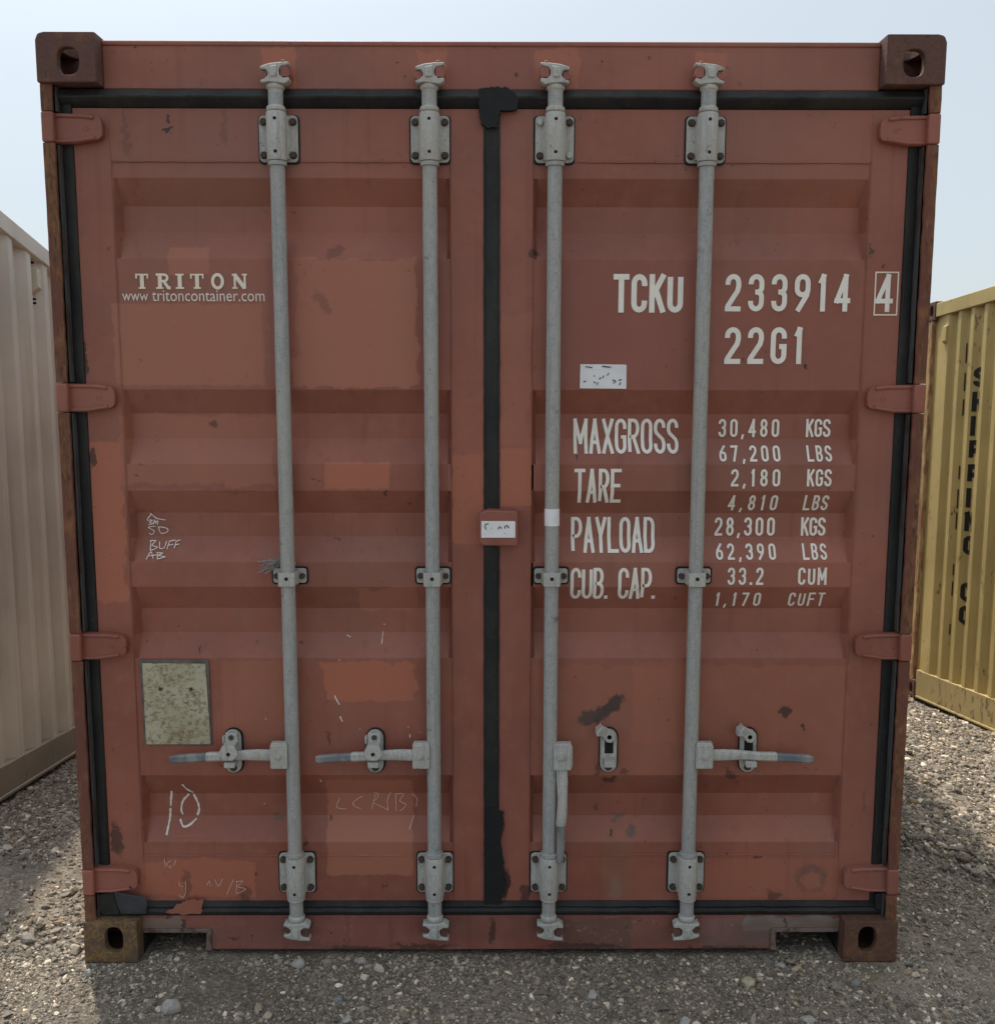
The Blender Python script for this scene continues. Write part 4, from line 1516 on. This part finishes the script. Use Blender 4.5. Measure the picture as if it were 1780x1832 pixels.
scribble('chalk_writing', z([[(520, 758), (500, 812), (530, 825), (560, 826)], [(668, 745), (630, 765), (604, 790), (625, 815), (656, 824)], [(750, 730), (725, 830)], [(735, 722), (765, 726), (760, 758), (736, 785), (775, 805), (826, 832)], [(852, 712), (826, 770), (832, 838)],
                             [(880, 728), (882, 840)], [(876, 730), (928, 730), (905, 774), (946, 800), (905, 842)], [(985, 730), (1015, 760), (1010, 812)], [(995, 865), (970, 940)]], 460, 1220, 3.56), 0.0023, M['chalk_faint'], DL, 0.075, jag=0.12)
scribble('chalk_writing', z([[(575, 180), (580, 205), (598, 208)], [(612, 176), (612, 240), (598, 272), (575, 255)], [(780, 168), (800, 206), (822, 164)], [(885, 168), (846, 254)], [(905, 180), (900, 245)], [(898, 180), (938, 178), (910, 208), (955, 222), (900, 250)],
                             [(492, 50), (500, 100)], [(530, 60), (505, 80), (525, 100)], [(560, 55), (545, 90)], [(530, 85), (530, 105)], [(735, 200), (748, 175), (755, 205)]], 140, 1520, 3.179), 0.0019, M['chalk_faint'], DL, 0.058, jag=0.1)
scribble('paint_scratch', z([[(495, 85), (505, 110), (525, 145)], [(530, 218), (543, 252)], [(400, 630), (406, 648)]], 460, 1220, 3.56), 0.0042, M['chalk_thick'], DL, 0.058)
scribble('paint_scratch', z([[(962, 285), (964, 289)], [(1034, 318), (1037, 322)], [(970, 330), (975, 345), (972, 356)], [(654, 297), (658, 300)], [(55, 233), (57, 238)], [(30, 805), (32, 810)]], 460, 1220, 3.56), 0.0030, M['chalk_thick'], DL, 0.058)
scribble('paint_scratch', z([[(1540, 828), (1560, 838)], [(1735, 770), (1742, 776)], [(1732, 812), (1728, 870)], [(1505, 944), (1512, 946)], [(1268, 432), (1282, 434)]], 100, 860, 2.967), 0.0024, M['chalk_thick'], DL, 0.07)

# stickers
b = MB()
bm = b.bm
a = U(1037, 694.5, 0.058)
c = U(1121, 652, 0.058)
rnd = random.Random(2)
b.prism([(a[0], a[1]), (c[0], a[1] - 0.001), (c[0] - 0.0005, c[1] - 0.003), (c[0] - 0.003, c[1]), (a[0] + 0.001, c[1] + 0.001)], 0.0555, 0.0572)
part(b, 'paper_sticker', M['paper'], DRT, label='white paper sticker under the container number')
scribble('ink_marks', z([[(330, 540), (322, 550)], [(310, 550), (302, 560)], [(295, 558), (290, 566)], [(268, 548), (270, 556)], [(265, 575), (275, 582)], [(284, 578), (280, 590)], [(345, 568), (360, 574), (348, 582)], [(372, 570), (384, 566)], [(380, 578), (374, 590)], [(232, 512), (260, 516)], [(300, 510), (340, 514)], [(222, 576), (232, 574)]], 950, 440, 2.373), 0.0028, M['ink'], DRT, 0.0555, flat=0.0563)
b = MB()
a = U(861, 962, 0.0)
c = U(922, 932.5, 0.0)
b.prism([(a[0], a[1]), (c[0], a[1]), (c[0], c[1] - 0.002), (c[0] - 0.004, c[1]), (a[0], c[1])], 0.0005, 0.0025)
part(b, 'paper_sticker', M['paper'], LB)
scribble('ink_marks', z([[(775, 522), (752, 524), (748, 550), (756, 568)], [(795, 556), (800, 556)], [(852, 566), (856, 548), (870, 548), (876, 562)], [(904, 560), (908, 540), (922, 534), (936, 556)], [(905, 594), (907, 598)]], 700, 820, 4.45), 0.003, M['ink'], LB, 0.0, flat=0.0017, jag=0.1)
bar3 = [o for o in ROOT.children if o.name.startswith('locking_bar')][2]
b = MB()
zt, zb_ = U(988, 911, 0.0)[1], U(988, 942, 0.0)[1]
for i in range(14):
    pass
ang = [math.pi * 1.02 + math.pi * 1.0 * i / 14 for i in range(15)]
for a0, a1 in zip(ang, ang[1:]):
    x_, r = 0.1725, RR + 0.0012
    v = [b.bm.verts.new((x_ + r * math.cos(t), YR + r * math.sin(t), zz)) for t, zz in ((a0, zb_), (a1, zb_), (a1, zt), (a0, zt))]
    b.face(v)
bmesh.ops.remove_doubles(b.bm, verts=b.bm.verts[:], dist=1e-6)
part(b, 'paper_band', M['paper'], bar3, fix=True)
# torn tape tuft behind the first bar's guide
b = MB()
rnd = random.Random(8)
for i in range(16):
    p0 = U(504 + rnd.uniform(-3, 2), 1000 + rnd.uniform(-8, 14), 0.05)
    p1 = U(466 + rnd.uniform(-6, 16), 1016 + rnd.uniform(-14, 10), 0.045)
    w = rnd.uniform(0.0012, 0.0035)
    y0, y1 = rnd.uniform(0.04, 0.052), rnd.uniform(0.03, 0.052)
    mx, mz = (p0[0] + p1[0]) / 2, (p0[1] + p1[1]) / 2 + rnd.uniform(-0.004, 0.006)
    b.loft([[Vector((p[0], y, p[1] + q)) for y, q in ((yy - 0.0004, -w / 2), (yy + 0.0004, -w / 2), (yy + 0.0004, w / 2), (yy - 0.0004, w / 2))] for p, yy in ((p0, y0), ((mx, mz), (y0 + y1) / 2 - 0.003), (p1, y1))])
part(b, 'torn_tape', simple('grey_torn_tape', (0.3, 0.28, 0.29, 1), 0.6, 0.3, 80), DL, label='frayed scrap of pale tape')

# data plate
b = MB()
x0, z1 = U(250, 1180, 0.055)
x1, z0 = U(379, 1333, 0.055)
b.prism([(x0, z1), (x1, z1 - 0.001), (x1 + 0.002, z0), (x0 + 0.004, z0 + 0.001)], 0.0525, 0.0575, 1)
b.prism([(x0 + 0.008, z1 - 0.010), (x1 - 0.009, z1 - 0.012), (x1 - 0.002, z0 + 0.003), (x0 + 0.009, z0 + 0.003)], 0.0500, 0.0526)
for px in (287, 342):
    b.cyl(U(px, 1233, 0.05), 0.0055, 0.0465, 0.0502, 10, 2)
PL = part(b, 'data_plate', [M['plate'], M['plate_edge'], M['bolt']], DL, bevel=0.001)


# ------------------------------------------------------------------ neighbouring containers
def side_container(root, L, pitch, depth, mat, postmat, start, rail_h, top_h, slope, railmat=None):
    """closed container in local axes: x along its length, y = 0 the visible long wall (outside is -y), z up"""
    Wd, H = 2.438, 2.591
    for side in (0, 1):
        b = MB()
        fy = lambda d: d if side == 0 else Wd - d
        pts = [(0.06, 0.03)] + [(p, d + 0.013) for p, d in corr_pts(0.075, L - 0.12, pitch, depth, start)] + [(L - 0.06, 0.03)]
        lo = [b.bm.verts.new((p, fy(d), rail_h - 0.004)) for p, d in pts]
        hi = [b.bm.verts.new((p, fy(d), H - top_h + 0.004)) for p, d in pts]
        for i in range(len(pts) - 1):
            b.face([lo[i], lo[i + 1], hi[i + 1], hi[i]])
        o = b.build('side_wall', mat, root, bevel=0.003, segs=2, sharp=18, ang=20)
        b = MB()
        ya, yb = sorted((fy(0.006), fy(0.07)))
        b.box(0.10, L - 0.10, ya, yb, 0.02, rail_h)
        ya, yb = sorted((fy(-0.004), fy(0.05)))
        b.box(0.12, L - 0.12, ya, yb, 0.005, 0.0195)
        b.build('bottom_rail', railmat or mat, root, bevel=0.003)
        b = MB()
        ya, yb = sorted((fy(0.003), fy(0.07)))
        b.box(0.10, L - 0.10, ya, yb, H - top_h, H - 0.015)
        b.build('top_rail', mat, root, bevel=0.004)
    b = MB()
    b.box(0.05, L - 0.05, 0.071, Wd - 0.071, H - 0.05, H - 0.03)
    b.build('roof', mat, root, bevel=0.003)
    for x0 in (0.02, L - 0.06):
        b = MB()
        n = 16
        for i in range(n):
            y0 = 0.13 + (Wd - 0.26) * i / n
            b.box(x0 + (0.012 if i % 2 else 0), x0 + 0.04 - (0.0 if i % 2 else 0.004), y0, y0 + (Wd - 0.26) / n - 0.0005, 0.06, H - 0.06)
        b.build('end_wall', mat, root)
    for x0 in (0.0, L):
        sgn = 1 if x0 == 0 else -1
        for side in (0, 1):
            ys = (0.0, 0.10) if side == 0 else (Wd - 0.10, Wd)
            b = MB()
            xa, xb = sorted((x0 + sgn * 0.004, x0 + sgn * 0.062))
            b.box(xa, xb, ys[0] + 0.004, ys[1] - 0.004, 0.117, H - 0.117)
            b.build('corner_post', postmat, root, bevel=0.006)
            for z0 in (0.0, H - 0.118):
                b = MB()
                xa, xb = sorted((x0, x0 + sgn * 0.098))
                yf = 0.0 if side == 0 else Wd
                sg = 1 if side == 0 else -1
                cx, cz, N = (xa + xb) / 2, z0 + 0.059, 32
                sl = [(cx + 0.022 * math.cos(2 * math.pi * i / N), cz + 0.036 * math.sin(2 * math.pi * i / N)) for i in range(N)]
                ou = []
                for x, zz in sl:
                    dx, dz = x - cx, zz - cz
                    t = min((xb - cx) / abs(dx) if abs(dx) > 1e-9 else 1e9, 0.059 / abs(dz) if abs(dz) > 1e-9 else 1e9)
                    ou.append([cx + dx * t, cz + dz * t])
                for c in ((xa, z0), (xb, z0), (xa, z0 + 0.118), (xb, z0 + 0.118)):
                    i = min(range(N), key=lambda k: (ou[k][0] - c[0]) ** 2 + (ou[k][1] - c[1]) ** 2)
                    ou[i] = list(c)
                A = [b.bm.verts.new((x, yf, zz)) for x, zz in sl]
                Ai = [b.bm.verts.new((x, yf + sg * 0.03, zz)) for x, zz in sl]
                O = [b.bm.verts.new((x, yf, zz)) for x, zz in ou]
                Ob = [b.bm.verts.new((x, yf + sg * 0.16, zz)) for x, zz in ou]
                for i in range(N):
                    j = (i + 1) % N
                    b.face([O[i], O[j], A[j], A[i]])
                    b.face([A[i], A[j], Ai[j], Ai[i]])
                    b.face([O[i], Ob[i], Ob[j], O[j]])
                b.face(Ai, 1)
                b.face(Ob)
                b.build('corner_casting', [M['cast'] if postmat is M['yellow_post'] else mat, M['dark']], root, bevel=0.004, ang=50)
    settle(root, slope)


def settle(root, slope):
    """the container stands on falling ground: its rails follow the fall while posts and ribs stay plumb"""
    for o in root.children:
        if o.get('settled'):
            continue
        for v in o.data.vertices:
            v.co.z += slope * v.co.x
        o['settled'] = 1


def vent(root, x, z, mat, w=0.05, h=0.11, y=0.0, pal=None):
    b = MB()
    prof_ = [(0.02, h * 0.5), (-0.022, h * 0.36), (-0.024, -h * 0.34), (0.02, -h * 0.62)]
    b.extrude_profile([(p + y, z + q) for p, q in prof_], 'x', x - w / 2, x + w / 2)
    for q in (h * 0.62, -h * 0.75, -h * 0.9):
        b.cyl((x, z + q), 0.006, y - 0.002, y + 0.02, 8, 1)
    b.build('vent', [pal or mat, M['dark']], root, bevel=0.003)


# beige container to the left; its visible wall faces +x
BACK, KB = 0.95, -0.16717                     # wall length towards the camera from the survey point; fall of the ground
bdir = math.atan2(0.99598, -0.08961)
BE = thing('shipping_container', 'clean beige container with an unmarked corrugated side standing left of the red one', 'container',
           (-2.10288 - math.cos(bdir) * BACK, 1.5 - math.sin(bdir) * BACK, -0.08567 - KB * BACK), bdir, 'shipping containers in the yard')
L_ = 6.058
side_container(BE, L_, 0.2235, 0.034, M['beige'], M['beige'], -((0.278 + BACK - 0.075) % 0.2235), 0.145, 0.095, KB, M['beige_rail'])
M['vent_b'] = simple('pale_vent', (0.66, 0.61, 0.48, 1), 0.6, 0.08)
vent(BE, BACK + 0.645, 2.40, M['beige'], 0.05, 0.125, 0.03, M['vent_b'])
settle(BE, KB)

# yellow container to the right; far end of its left-facing wall is in view
YO, KY = 0.915, 0.0903
ydir = math.atan2(-0.99588, 0.09064)
YE = thing('shipping_container', 'yellow container with rust chipped ribs and stacked black letters standing right of the red one', 'container',
           (2.87878 - math.cos(ydir) * YO, 2.9 - math.sin(ydir) * YO, -0.29171 - KY * YO), ydir, 'shipping containers in the yard')
side_container(YE, 6.058, 0.1405, 0.024, M['yellow'], M['yellow_post'], -((-0.703 + YO - 0.075) % 0.1405), 0.19, 0.1, KY, M['yellow_rail'])
vent(YE, 0.222, 2.37, M['yellow'], 0.045, 0.13, 0.02)


def rib_depth(x, pitch, depth, start):
    t = ((x - 0.075 - start) / pitch) % 1.0
    if t < 0.25:
        return 0.0
    if t < 0.495:
        return depth * (t - 0.25) / 0.245
    if t < 0.755:
        return depth
    return depth * (1 - (t - 0.755) / 0.245)


YST = (-0.703 + YO - 0.075) % 0.1405


def rib_letter(ch, x0, x1, z0, z1, t):
    """black capital painted across a rib of the yellow wall"""
    bm = bmesh.new()
    text_into(bm, ch, x0, x1, z0, z1, (x1 - x0) / (z1 - z0), t)
    for k in range(-1, 60):
        for q in (0, 0.25, 0.495, 0.755):
            x = 0.075 + YST + (k + q) * 0.1405
            if x0 < x < x1:
                bmesh.ops.bisect_plane(bm, geom=bm.verts[:] + bm.edges[:] + bm.faces[:], plane_co=(x, 0, 0), plane_no=(1, 0, 0))
    for v in bm.verts:
        v.co.y += rib_depth(v.co.x, 0.1405, 0.024, YST) + 0.013 - 0.0022
    for f in bm.faces:
        f.normal_update()
        if f.normal.y > 0:
            f.normal_flip()
    b = MB()
    b.bm.free()
    b.bm = bm
    b.build('lettering', M['yellow_letter'], YE, fix=False)


for i, ch in enumerate('SHIPPING CO'):
    if ch != ' ':
        rib_letter(ch, YO - 0.372, YO - 0.284, 2.131 - 0.1445 * i - 0.118, 2.131 - 0.1445 * i, 0.24)
for za, zb_ in ((2.287, 2.17), (2.11, 2.0), (1.95, 1.85), (1.545, 1.46), (1.40, 1.28), (1.255, 1.15), (0.93, 0.86), (0.82, 0.73), (0.55, 0.48)):
    rib_letter('I', YO - 0.494, YO - 0.480, zb_, za, 0.014 / (za - zb_))
settle(YE, KY)


# ------------------------------------------------------------------ ground
def vnoise(x, y, cell, seed):
    r = np.random.default_rng(seed)
    tab = r.random((256, 256))
    xs, ys = x / cell, y / cell
    xi, yi = np.floor(xs).astype(int), np.floor(ys).astype(int)
    fx, fy = xs - xi, ys - yi
    fx, fy = fx * fx * (3 - 2 * fx), fy * fy * (3 - 2 * fy)
    g = lambda a, c: tab[a % 256, c % 256]
    return (g(xi, yi) * (1 - fx) * (1 - fy) + g(xi + 1, yi) * fx * (1 - fy) + g(xi, yi + 1) * (1 - fx) * fy + g(xi + 1, yi + 1) * fx * fy) - 0.5


def sstep(a, c, v):
    t = np.clip((v - a) / (c - a), 0, 1)
    return t * t * (3 - 2 * t)


def gz(x, y):
    x = np.asarray(x, float)
    y = np.asarray(y, float)
    z = 0.02 * vnoise(x, y, 0.7, 1) + 0.013 * vnoise(x, y, 0.22, 2) + 0.006 * vnoise(x, y, 0.07, 3)
    under = sstep(1.5, 1.15, np.abs(x)) * sstep(-0.25, 0.05, y)
    z = z * (1 - 0.8 * under) - 0.004
    # the lot falls away towards the back on both sides
    fr = -0.2917 - 0.0907 * (np.clip(y, -2.5, 6) - 2.9) - 0.012
    fl = -0.0857 - 0.1679 * (np.clip(y, 0.3, 6.6) - 1.5) - 0.012
    z = z + fr * sstep(1.3, 2.75, x) * sstep(40, 8, x) + fl * sstep(-1.24, -2.05, x) * sstep(-40, -8, x)
    # bank of coarse gravel on the right, ending in a low step
    edge = 0.72 - 0.95 * (x - 1.5) + 0.12 * vnoise(x, y, 0.25, 9)
    z = z + 0.055 * sstep(0.0, 0.16, y - edge) * sstep(1.25, 1.45, x) * sstep(3.2, 1.2, y)
    return z


def axis(lo, hi, step, far):
    c = list(np.arange(lo, hi + 1e-6, step))
    s = step
    a = lo
    left = []
    while a > -far:
        s *= 1.35
        a -= s
        left.append(a)
    s, a, right = step, c[-1], []
    while a < far:
        s *= 1.35
        a += s
        right.append(a)
    return np.array(left[::-1] + c + right)


gx = axis(-3.0, 3.4, 0.03, 900)
gy = axis(-1.4, 5.0, 0.03, 900)
XX, YYg = np.meshgrid(gx, gy)
ZZ = gz(XX, YYg)
me = bpy.data.meshes.new('ground')
nx, ny = len(gx), len(gy)
V = np.stack([XX, YYg, ZZ], -1).reshape(-1, 3)
idx = np.arange(nx * ny).reshape(ny, nx)
F = np.stack([idx[:-1, :-1], idx[:-1, 1:], idx[1:, 1:], idx[1:, :-1]], -1).reshape(-1, 4)


def fast_mesh(me, V, F, smooth):
    k = F.shape[1]
    me.vertices.add(len(V))
    me.vertices.foreach_set('co', V.astype(np.float32).ravel())
    me.loops.add(F.size)
    me.loops.foreach_set('vertex_index', F.astype(np.int32).ravel())
    me.polygons.add(len(F))
    me.polygons.foreach_set('loop_start', np.arange(0, F.size, k, dtype=np.int32))
    me.polygons.foreach_set('loop_total', np.full(len(F), k, dtype=np.int32))
    me.polygons.foreach_set('use_smooth', np.full(len(F), smooth))
    me.update(calc_edges=True)
    me.validate()


fast_mesh(me, V, F, True)
k = NT('dusty_gravel_ground')
f1, _ = k.noise(1.3, 4, 0.6)
f2, _ = k.noise(14, 5, 0.7)
vo = k.n('ShaderNodeTexVoronoi')
k.set(vo.inputs['Vector'], k.distort(60, 0.01))
vo.inputs['Scale'].default_value = 95
c = k.mix(k.ramp(f1, 0.35, 0.68), (0.15, 0.125, 0.1, 1), (0.29, 0.238, 0.18, 1))
c = k.mix(k.math('MULTIPLY', k.ramp(f2, 0.35, 0.7), 0.6), c, (0.11, 0.098, 0.085, 1))
sp = k.n('ShaderNodeSeparateColor')
k.set(sp.inputs[0], vo.outputs['Color'])
c = k.mix(k.math('MULTIPLY', k.ramp(sp.outputs[0], 0.55, 0.95), 0.5), c, (0.36, 0.33, 0.29, 1))
k.bump(vo.outputs['Distance'], 0.9, 0.006)
k.bump(k.noise(230, 3, 0.7)[0], 0.6, 0.004)
GM = k.fin(c, 0.95, 0, 0.15)
go = bpy.data.objects.new('ground', me)
COL.objects.link(go)
me.materials.append(GM)
go['kind'] = 'structure'

# unseen dark strip added out of frame to cut sunlit bounce onto the doors
lx = np.arange(-90, 90.01, 0.3)
b = MB()
rows = []
for x_ in lx:
    ye = -1.35 + 0.10 * float(vnoise(np.array([x_]), np.array([0.0]), 0.8, 5)[0])
    rows.append([b.bm.verts.new((x_, ye, -0.02)), b.bm.verts.new((x_, ye - 0.08, 0.034)), b.bm.verts.new((x_, -45.0, 0.036)), b.bm.verts.new((x_, -45.1, -0.02))])
for r0, r1 in zip(rows, rows[1:]):
    for i in range(3):
        b.face([r0[i], r0[i + 1], r1[i + 1], r1[i]])
dark_sheet = b.build('added_dark_sheet', simple('bounce_cutting_dark', (0.055, 0.052, 0.05, 1), 0.9, 0.25, 40), None)
dark_sheet['kind'] = 'structure'

# ------------------------------------------------------------------ gravel and stones
t_ = (1 + 5 ** 0.5) / 2
ICO = np.array([(-1, t_, 0), (1, t_, 0), (-1, -t_, 0), (1, -t_, 0), (0, -1, t_), (0, 1, t_), (0, -1, -t_), (0, 1, -t_), (t_, 0, -1), (t_, 0, 1), (-t_, 0, -1), (-t_, 0, 1)], float)
ICO /= np.linalg.norm(ICO[0])
ICF = np.array([(0, 11, 5), (0, 5, 1), (0, 1, 7), (0, 7, 10), (0, 10, 11), (1, 5, 9), (5, 11, 4), (11, 10, 2), (10, 7, 6), (7, 1, 8), (3, 9, 4), (3, 4, 2), (3, 2, 6), (3, 6, 8), (3, 8, 9), (4, 9, 5), (2, 4, 11), (6, 2, 10), (8, 6, 7), (9, 8, 1)])


def scatter(x0, x1, y0, y1, dens, r0, r1, flat=0.6, dusty=0.5, seed=0, keep=None):
    r = np.random.default_rng(seed)
    n = int((x1 - x0) * (y1 - y0) * dens)
    x, y = r.uniform(x0, x1, n), r.uniform(y0, y1, n)
    d = 1.5 * vnoise(x, y, 0.4, 31) + 0.6 * vnoise(x, y, 0.13, 32)
    m = r.random(n) < np.clip(0.7 + dusty * d * 2.4, 0.06, 1)
    if keep is not None:
        m &= keep(x, y)
    x, y = x[m], y[m]
    n = len(x)
    s = r0 * (r1 / r0) ** (r.random(n) ** 2.2)
    return x, y, s, np.full(n, flat)


# the red container's corners rest on bare ground
def clear(x, y):
    return ~((np.abs(x) > 1.04) & (np.abs(x) < 1.235) & (y > -0.012) & (y < 0.2)) & ~((np.abs(x) < 0.87) & (y > 0.042) & (y < 0.14))


parts = [scatter(-2.4, 2.5, -0.95, 0.06, 13000, 0.0026, 0.0085, 0.65, 0.9, 1, clear),
         scatter(-1.9, 1.9, -0.55, 0.06, 26000, 0.0016, 0.0036, 0.65, 0.6, 12, clear),
         scatter(-2.2, -1.2, -0.3, 2.2, 9000, 0.002, 0.005, 0.65, 0.4, 13, clear),
         scatter(-2.4, 2.5, -0.95, 0.06, 330, 0.008, 0.017, 0.65, 0.5, 2, clear),
         scatter(-1.06, 1.06, 0.06, 0.7, 2500, 0.004, 0.012, 0.65, 0.5, 3, clear),
         scatter(-2.5, -1.2, 0.0, 3.6, 8000, 0.004, 0.0115, 0.6, 0.4, 4, clear),
         scatter(-2.3, -1.2, 0.0, 3.6, 420, 0.01, 0.021, 0.6, 0.4, 5, clear),
         scatter(1.2, 2.1, 0.0, 1.0, 9000, 0.0032, 0.0095, 0.6, 0.5, 6, clear),
         scatter(1.2, 3.1, 0.15, 4.8, 6500, 0.0055, 0.015, 0.5, 0.25, 7, lambda x, y: clear(x, y) & (y > 0.74 - 0.95 * (x - 1.5) + 0.12 * vnoise(x, y, 0.25, 9))),
         scatter(1.2, 3.1, 0.15, 4.8, 600, 0.012, 0.024, 0.5, 0.25, 8, lambda x, y: clear(x, y) & (y > 0.76 - 0.95 * (x - 1.5) + 0.12 * vnoise(x, y, 0.25, 9)))]
gx_, gy_, gs_, gf_ = [np.concatenate(a) for a in zip(*parts)]
N = len(gx_)
r = np.random.default_rng(77)
base = ICO[None] * (1 + r.uniform(-0.42, 0.42, (N, 12, 1)))
base = base * np.stack([r.uniform(0.7, 1.5, N), r.uniform(0.65, 1.1, N), r.uniform(0.45, 0.8, N)], -1)[:, None, :]
# small random tilt, free spin about the vertical
az, tx, ty = r.uniform(0, 2 * np.pi, N), r.normal(0, 0.35, N), r.normal(0, 0.35, N)
ca, sa = np.cos(az), np.sin(az)
xx = base[..., 0] * ca[:, None] - base[..., 1] * sa[:, None]
yy = base[..., 0] * sa[:, None] + base[..., 1] * ca[:, None]
zz = base[..., 2]
yy, zz = yy * np.cos(tx)[:, None] - zz * np.sin(tx)[:, None], yy * np.sin(tx)[:, None] + zz * np.cos(tx)[:, None]
xx, zz = xx * np.cos(ty)[:, None] + zz * np.sin(ty)[:, None], -xx * np.sin(ty)[:, None] + zz * np.cos(ty)[:, None]
P = np.stack([xx, yy, zz], -1) * gs_[:, None, None]
P[..., 0] += gx_[:, None]
P[..., 1] += gy_[:, None]
P[..., 2] += (gz(gx_, gy_) + gs_ * r.uniform(0.05, 0.42, N))[:, None]
FF = (ICF[None] + (np.arange(N) * 12)[:, None, None]).reshape(-1, 3)
me = bpy.data.meshes.new('gravel')
fast_mesh(me, P.reshape(-1, 3), FF, False)
pal = np.array([(0.17, 0.165, 0.16), (0.22, 0.212, 0.2), (0.28, 0.265, 0.245), (0.12, 0.115, 0.11), (0.32, 0.285, 0.235), (0.46, 0.44, 0.4), (0.2, 0.165, 0.135), (0.62, 0.59, 0.54)])
ci = r.choice(len(pal), N, p=[0.2, 0.2, 0.15, 0.17, 0.08, 0.09, 0.07, 0.04])
colr = pal[ci] * r.uniform(0.75, 1.5, (N, 1)) * np.array([1.14, 1.02, 0.88])
at = me.color_attributes.new('tint', 'FLOAT_COLOR', 'POINT')
at.data.foreach_set('color', np.concatenate([np.repeat(colr, 12, 0), np.ones((N * 12, 1))], 1).astype(np.float32).ravel())
k = NT('gravel_chips')
an = k.n('ShaderNodeAttribute', attribute_name='tint')
f, _ = k.noise(130, 3, 0.6)
c = k.mix(k.math('MULTIPLY', k.ramp(f, 0.35, 0.75), 0.5), an.outputs['Color'], (0.2, 0.18, 0.155, 1))
me.materials.append(k.fin(c, 0.92, 0, 0.2))
go = bpy.data.objects.new('gravel', me)
COL.objects.link(go)
go['kind'] = 'stuff'


def stone(px, py, wpx, hpx, col, label, seed, cat='stone'):
    x, y = G(px, py + hpx * 0.3)
    dist = (Vector((x, y, 0)) - CAM).length
    s = wpx / FPX * dist / 2
    hz = hpx / FPX * dist / 2 * 1.1
    bm = bmesh.new()
    bmesh.ops.create_icosphere(bm, subdivisions=2, radius=1.0)
    rr = random.Random(seed)
    # chop with random planes so the rock has flat faces
    for i in range(12):
        n = Vector((rr.gauss(0, 1), rr.gauss(0, 1), rr.gauss(0, 1))).normalized()
        d = rr.uniform(0.6, 0.9)
        for v in bm.verts:
            e = v.co.dot(n) - d
            if e > 0:
                v.co -= n * e
    rot = Matrix.Rotation(rr.uniform(-0.5, 0.5), 3, 'Z')
    for v in bm.verts:
        v.co *= 1 + rr.uniform(-0.03, 0.03)
        v.co = rot @ v.co
        v.co = Vector((v.co.x * s, v.co.y * s * 0.8, v.co.z * hz))
    b = MB()
    b.bm.free()
    b.bm = bm
    z0 = float(gz(x, y))
    kk = NT('stone_surface')
    f, _ = kk.noise(40, 5, 0.7)
    f2, _ = kk.noise(160, 3, 0.6)
    bc = Vector(col)
    cc = kk.mix(kk.ramp(f, 0.3, 0.7), (*(bc * 0.7), 1), (*(bc * 1.12), 1))
    kk.bump(f, 0.5, 0.006)
    kk.bump(f2, 0.4, 0.002)
    o = b.build('stone', kk.fin(cc, 0.9, 0, 0.25), None, sharp=22)
    o.location = (x, y, z0 + hz * 0.5)
    o['label'] = label
    o['category'] = cat
    o['group'] = 'loose stones on the gravel'


PALE, CREAM, GREYS, BROWN = (0.42, 0.4, 0.37), (0.48, 0.43, 0.3), (0.26, 0.255, 0.25), (0.24, 0.17, 0.1)
stone(308, 1806, 34, 26, PALE, 'pale rough lump, the largest loose stone, in front of the left lower corner', 1)
stone(1339, 1754, 27, 18, CREAM, 'cream rounded stone in front of the doors, below the fourth locking bar', 2)
stone(1447, 1820, 24, 10, PALE, 'flat pale chip lying at the front right, nearest the camera below the right pocket', 3)
stone(533, 1722, 24, 20, PALE, 'pale stone under the sill, just below the first locking bar', 4)
stone(648, 1718, 19, 14, PALE, 'whitish angular stone under the sill between the first and second bars', 5)
stone(622, 1822, 20, 14, PALE, 'squarish pale stone at the front edge, below the second door bar', 6)
stone(1225, 1825, 20, 16, PALE, 'rounded pale stone at the bottom edge, straight below the fourth bar', 7)
stone(1632, 1446, 22, 12, BROWN, 'brown flat stone on the gravel bank beside the red right post', 8)
stone(605, 1784, 20, 10, GREYS, 'flat grey stone between the sill and the squarish pale stone', 9)
stone(1530, 1757, 18, 14, GREYS, 'grey lump in front of the right lower corner', 10)
stone(304, 1711, 13, 9, GREYS, 'small grey stone at the mouth of the left forklift pocket', 11)
stone(495, 1711, 12, 10, PALE, 'small white pebble tight under the sill, left of the first bar', 12)
stone(1060, 1778, 22, 17, PALE, 'greyish white stone in front of the doors, below the third bar', 13)
stone(1398, 1724, 16, 10, PALE, 'small pale stone below the left end of the right forklift pocket', 14)
stone(52, 1690, 26, 18, (0.34, 0.31, 0.27), 'tan sunlit stone at the far left, beside the left lower corner', 15)
stone(158, 1742, 14, 14, PALE, 'pale pebble at the foot of the left lower corner', 16)
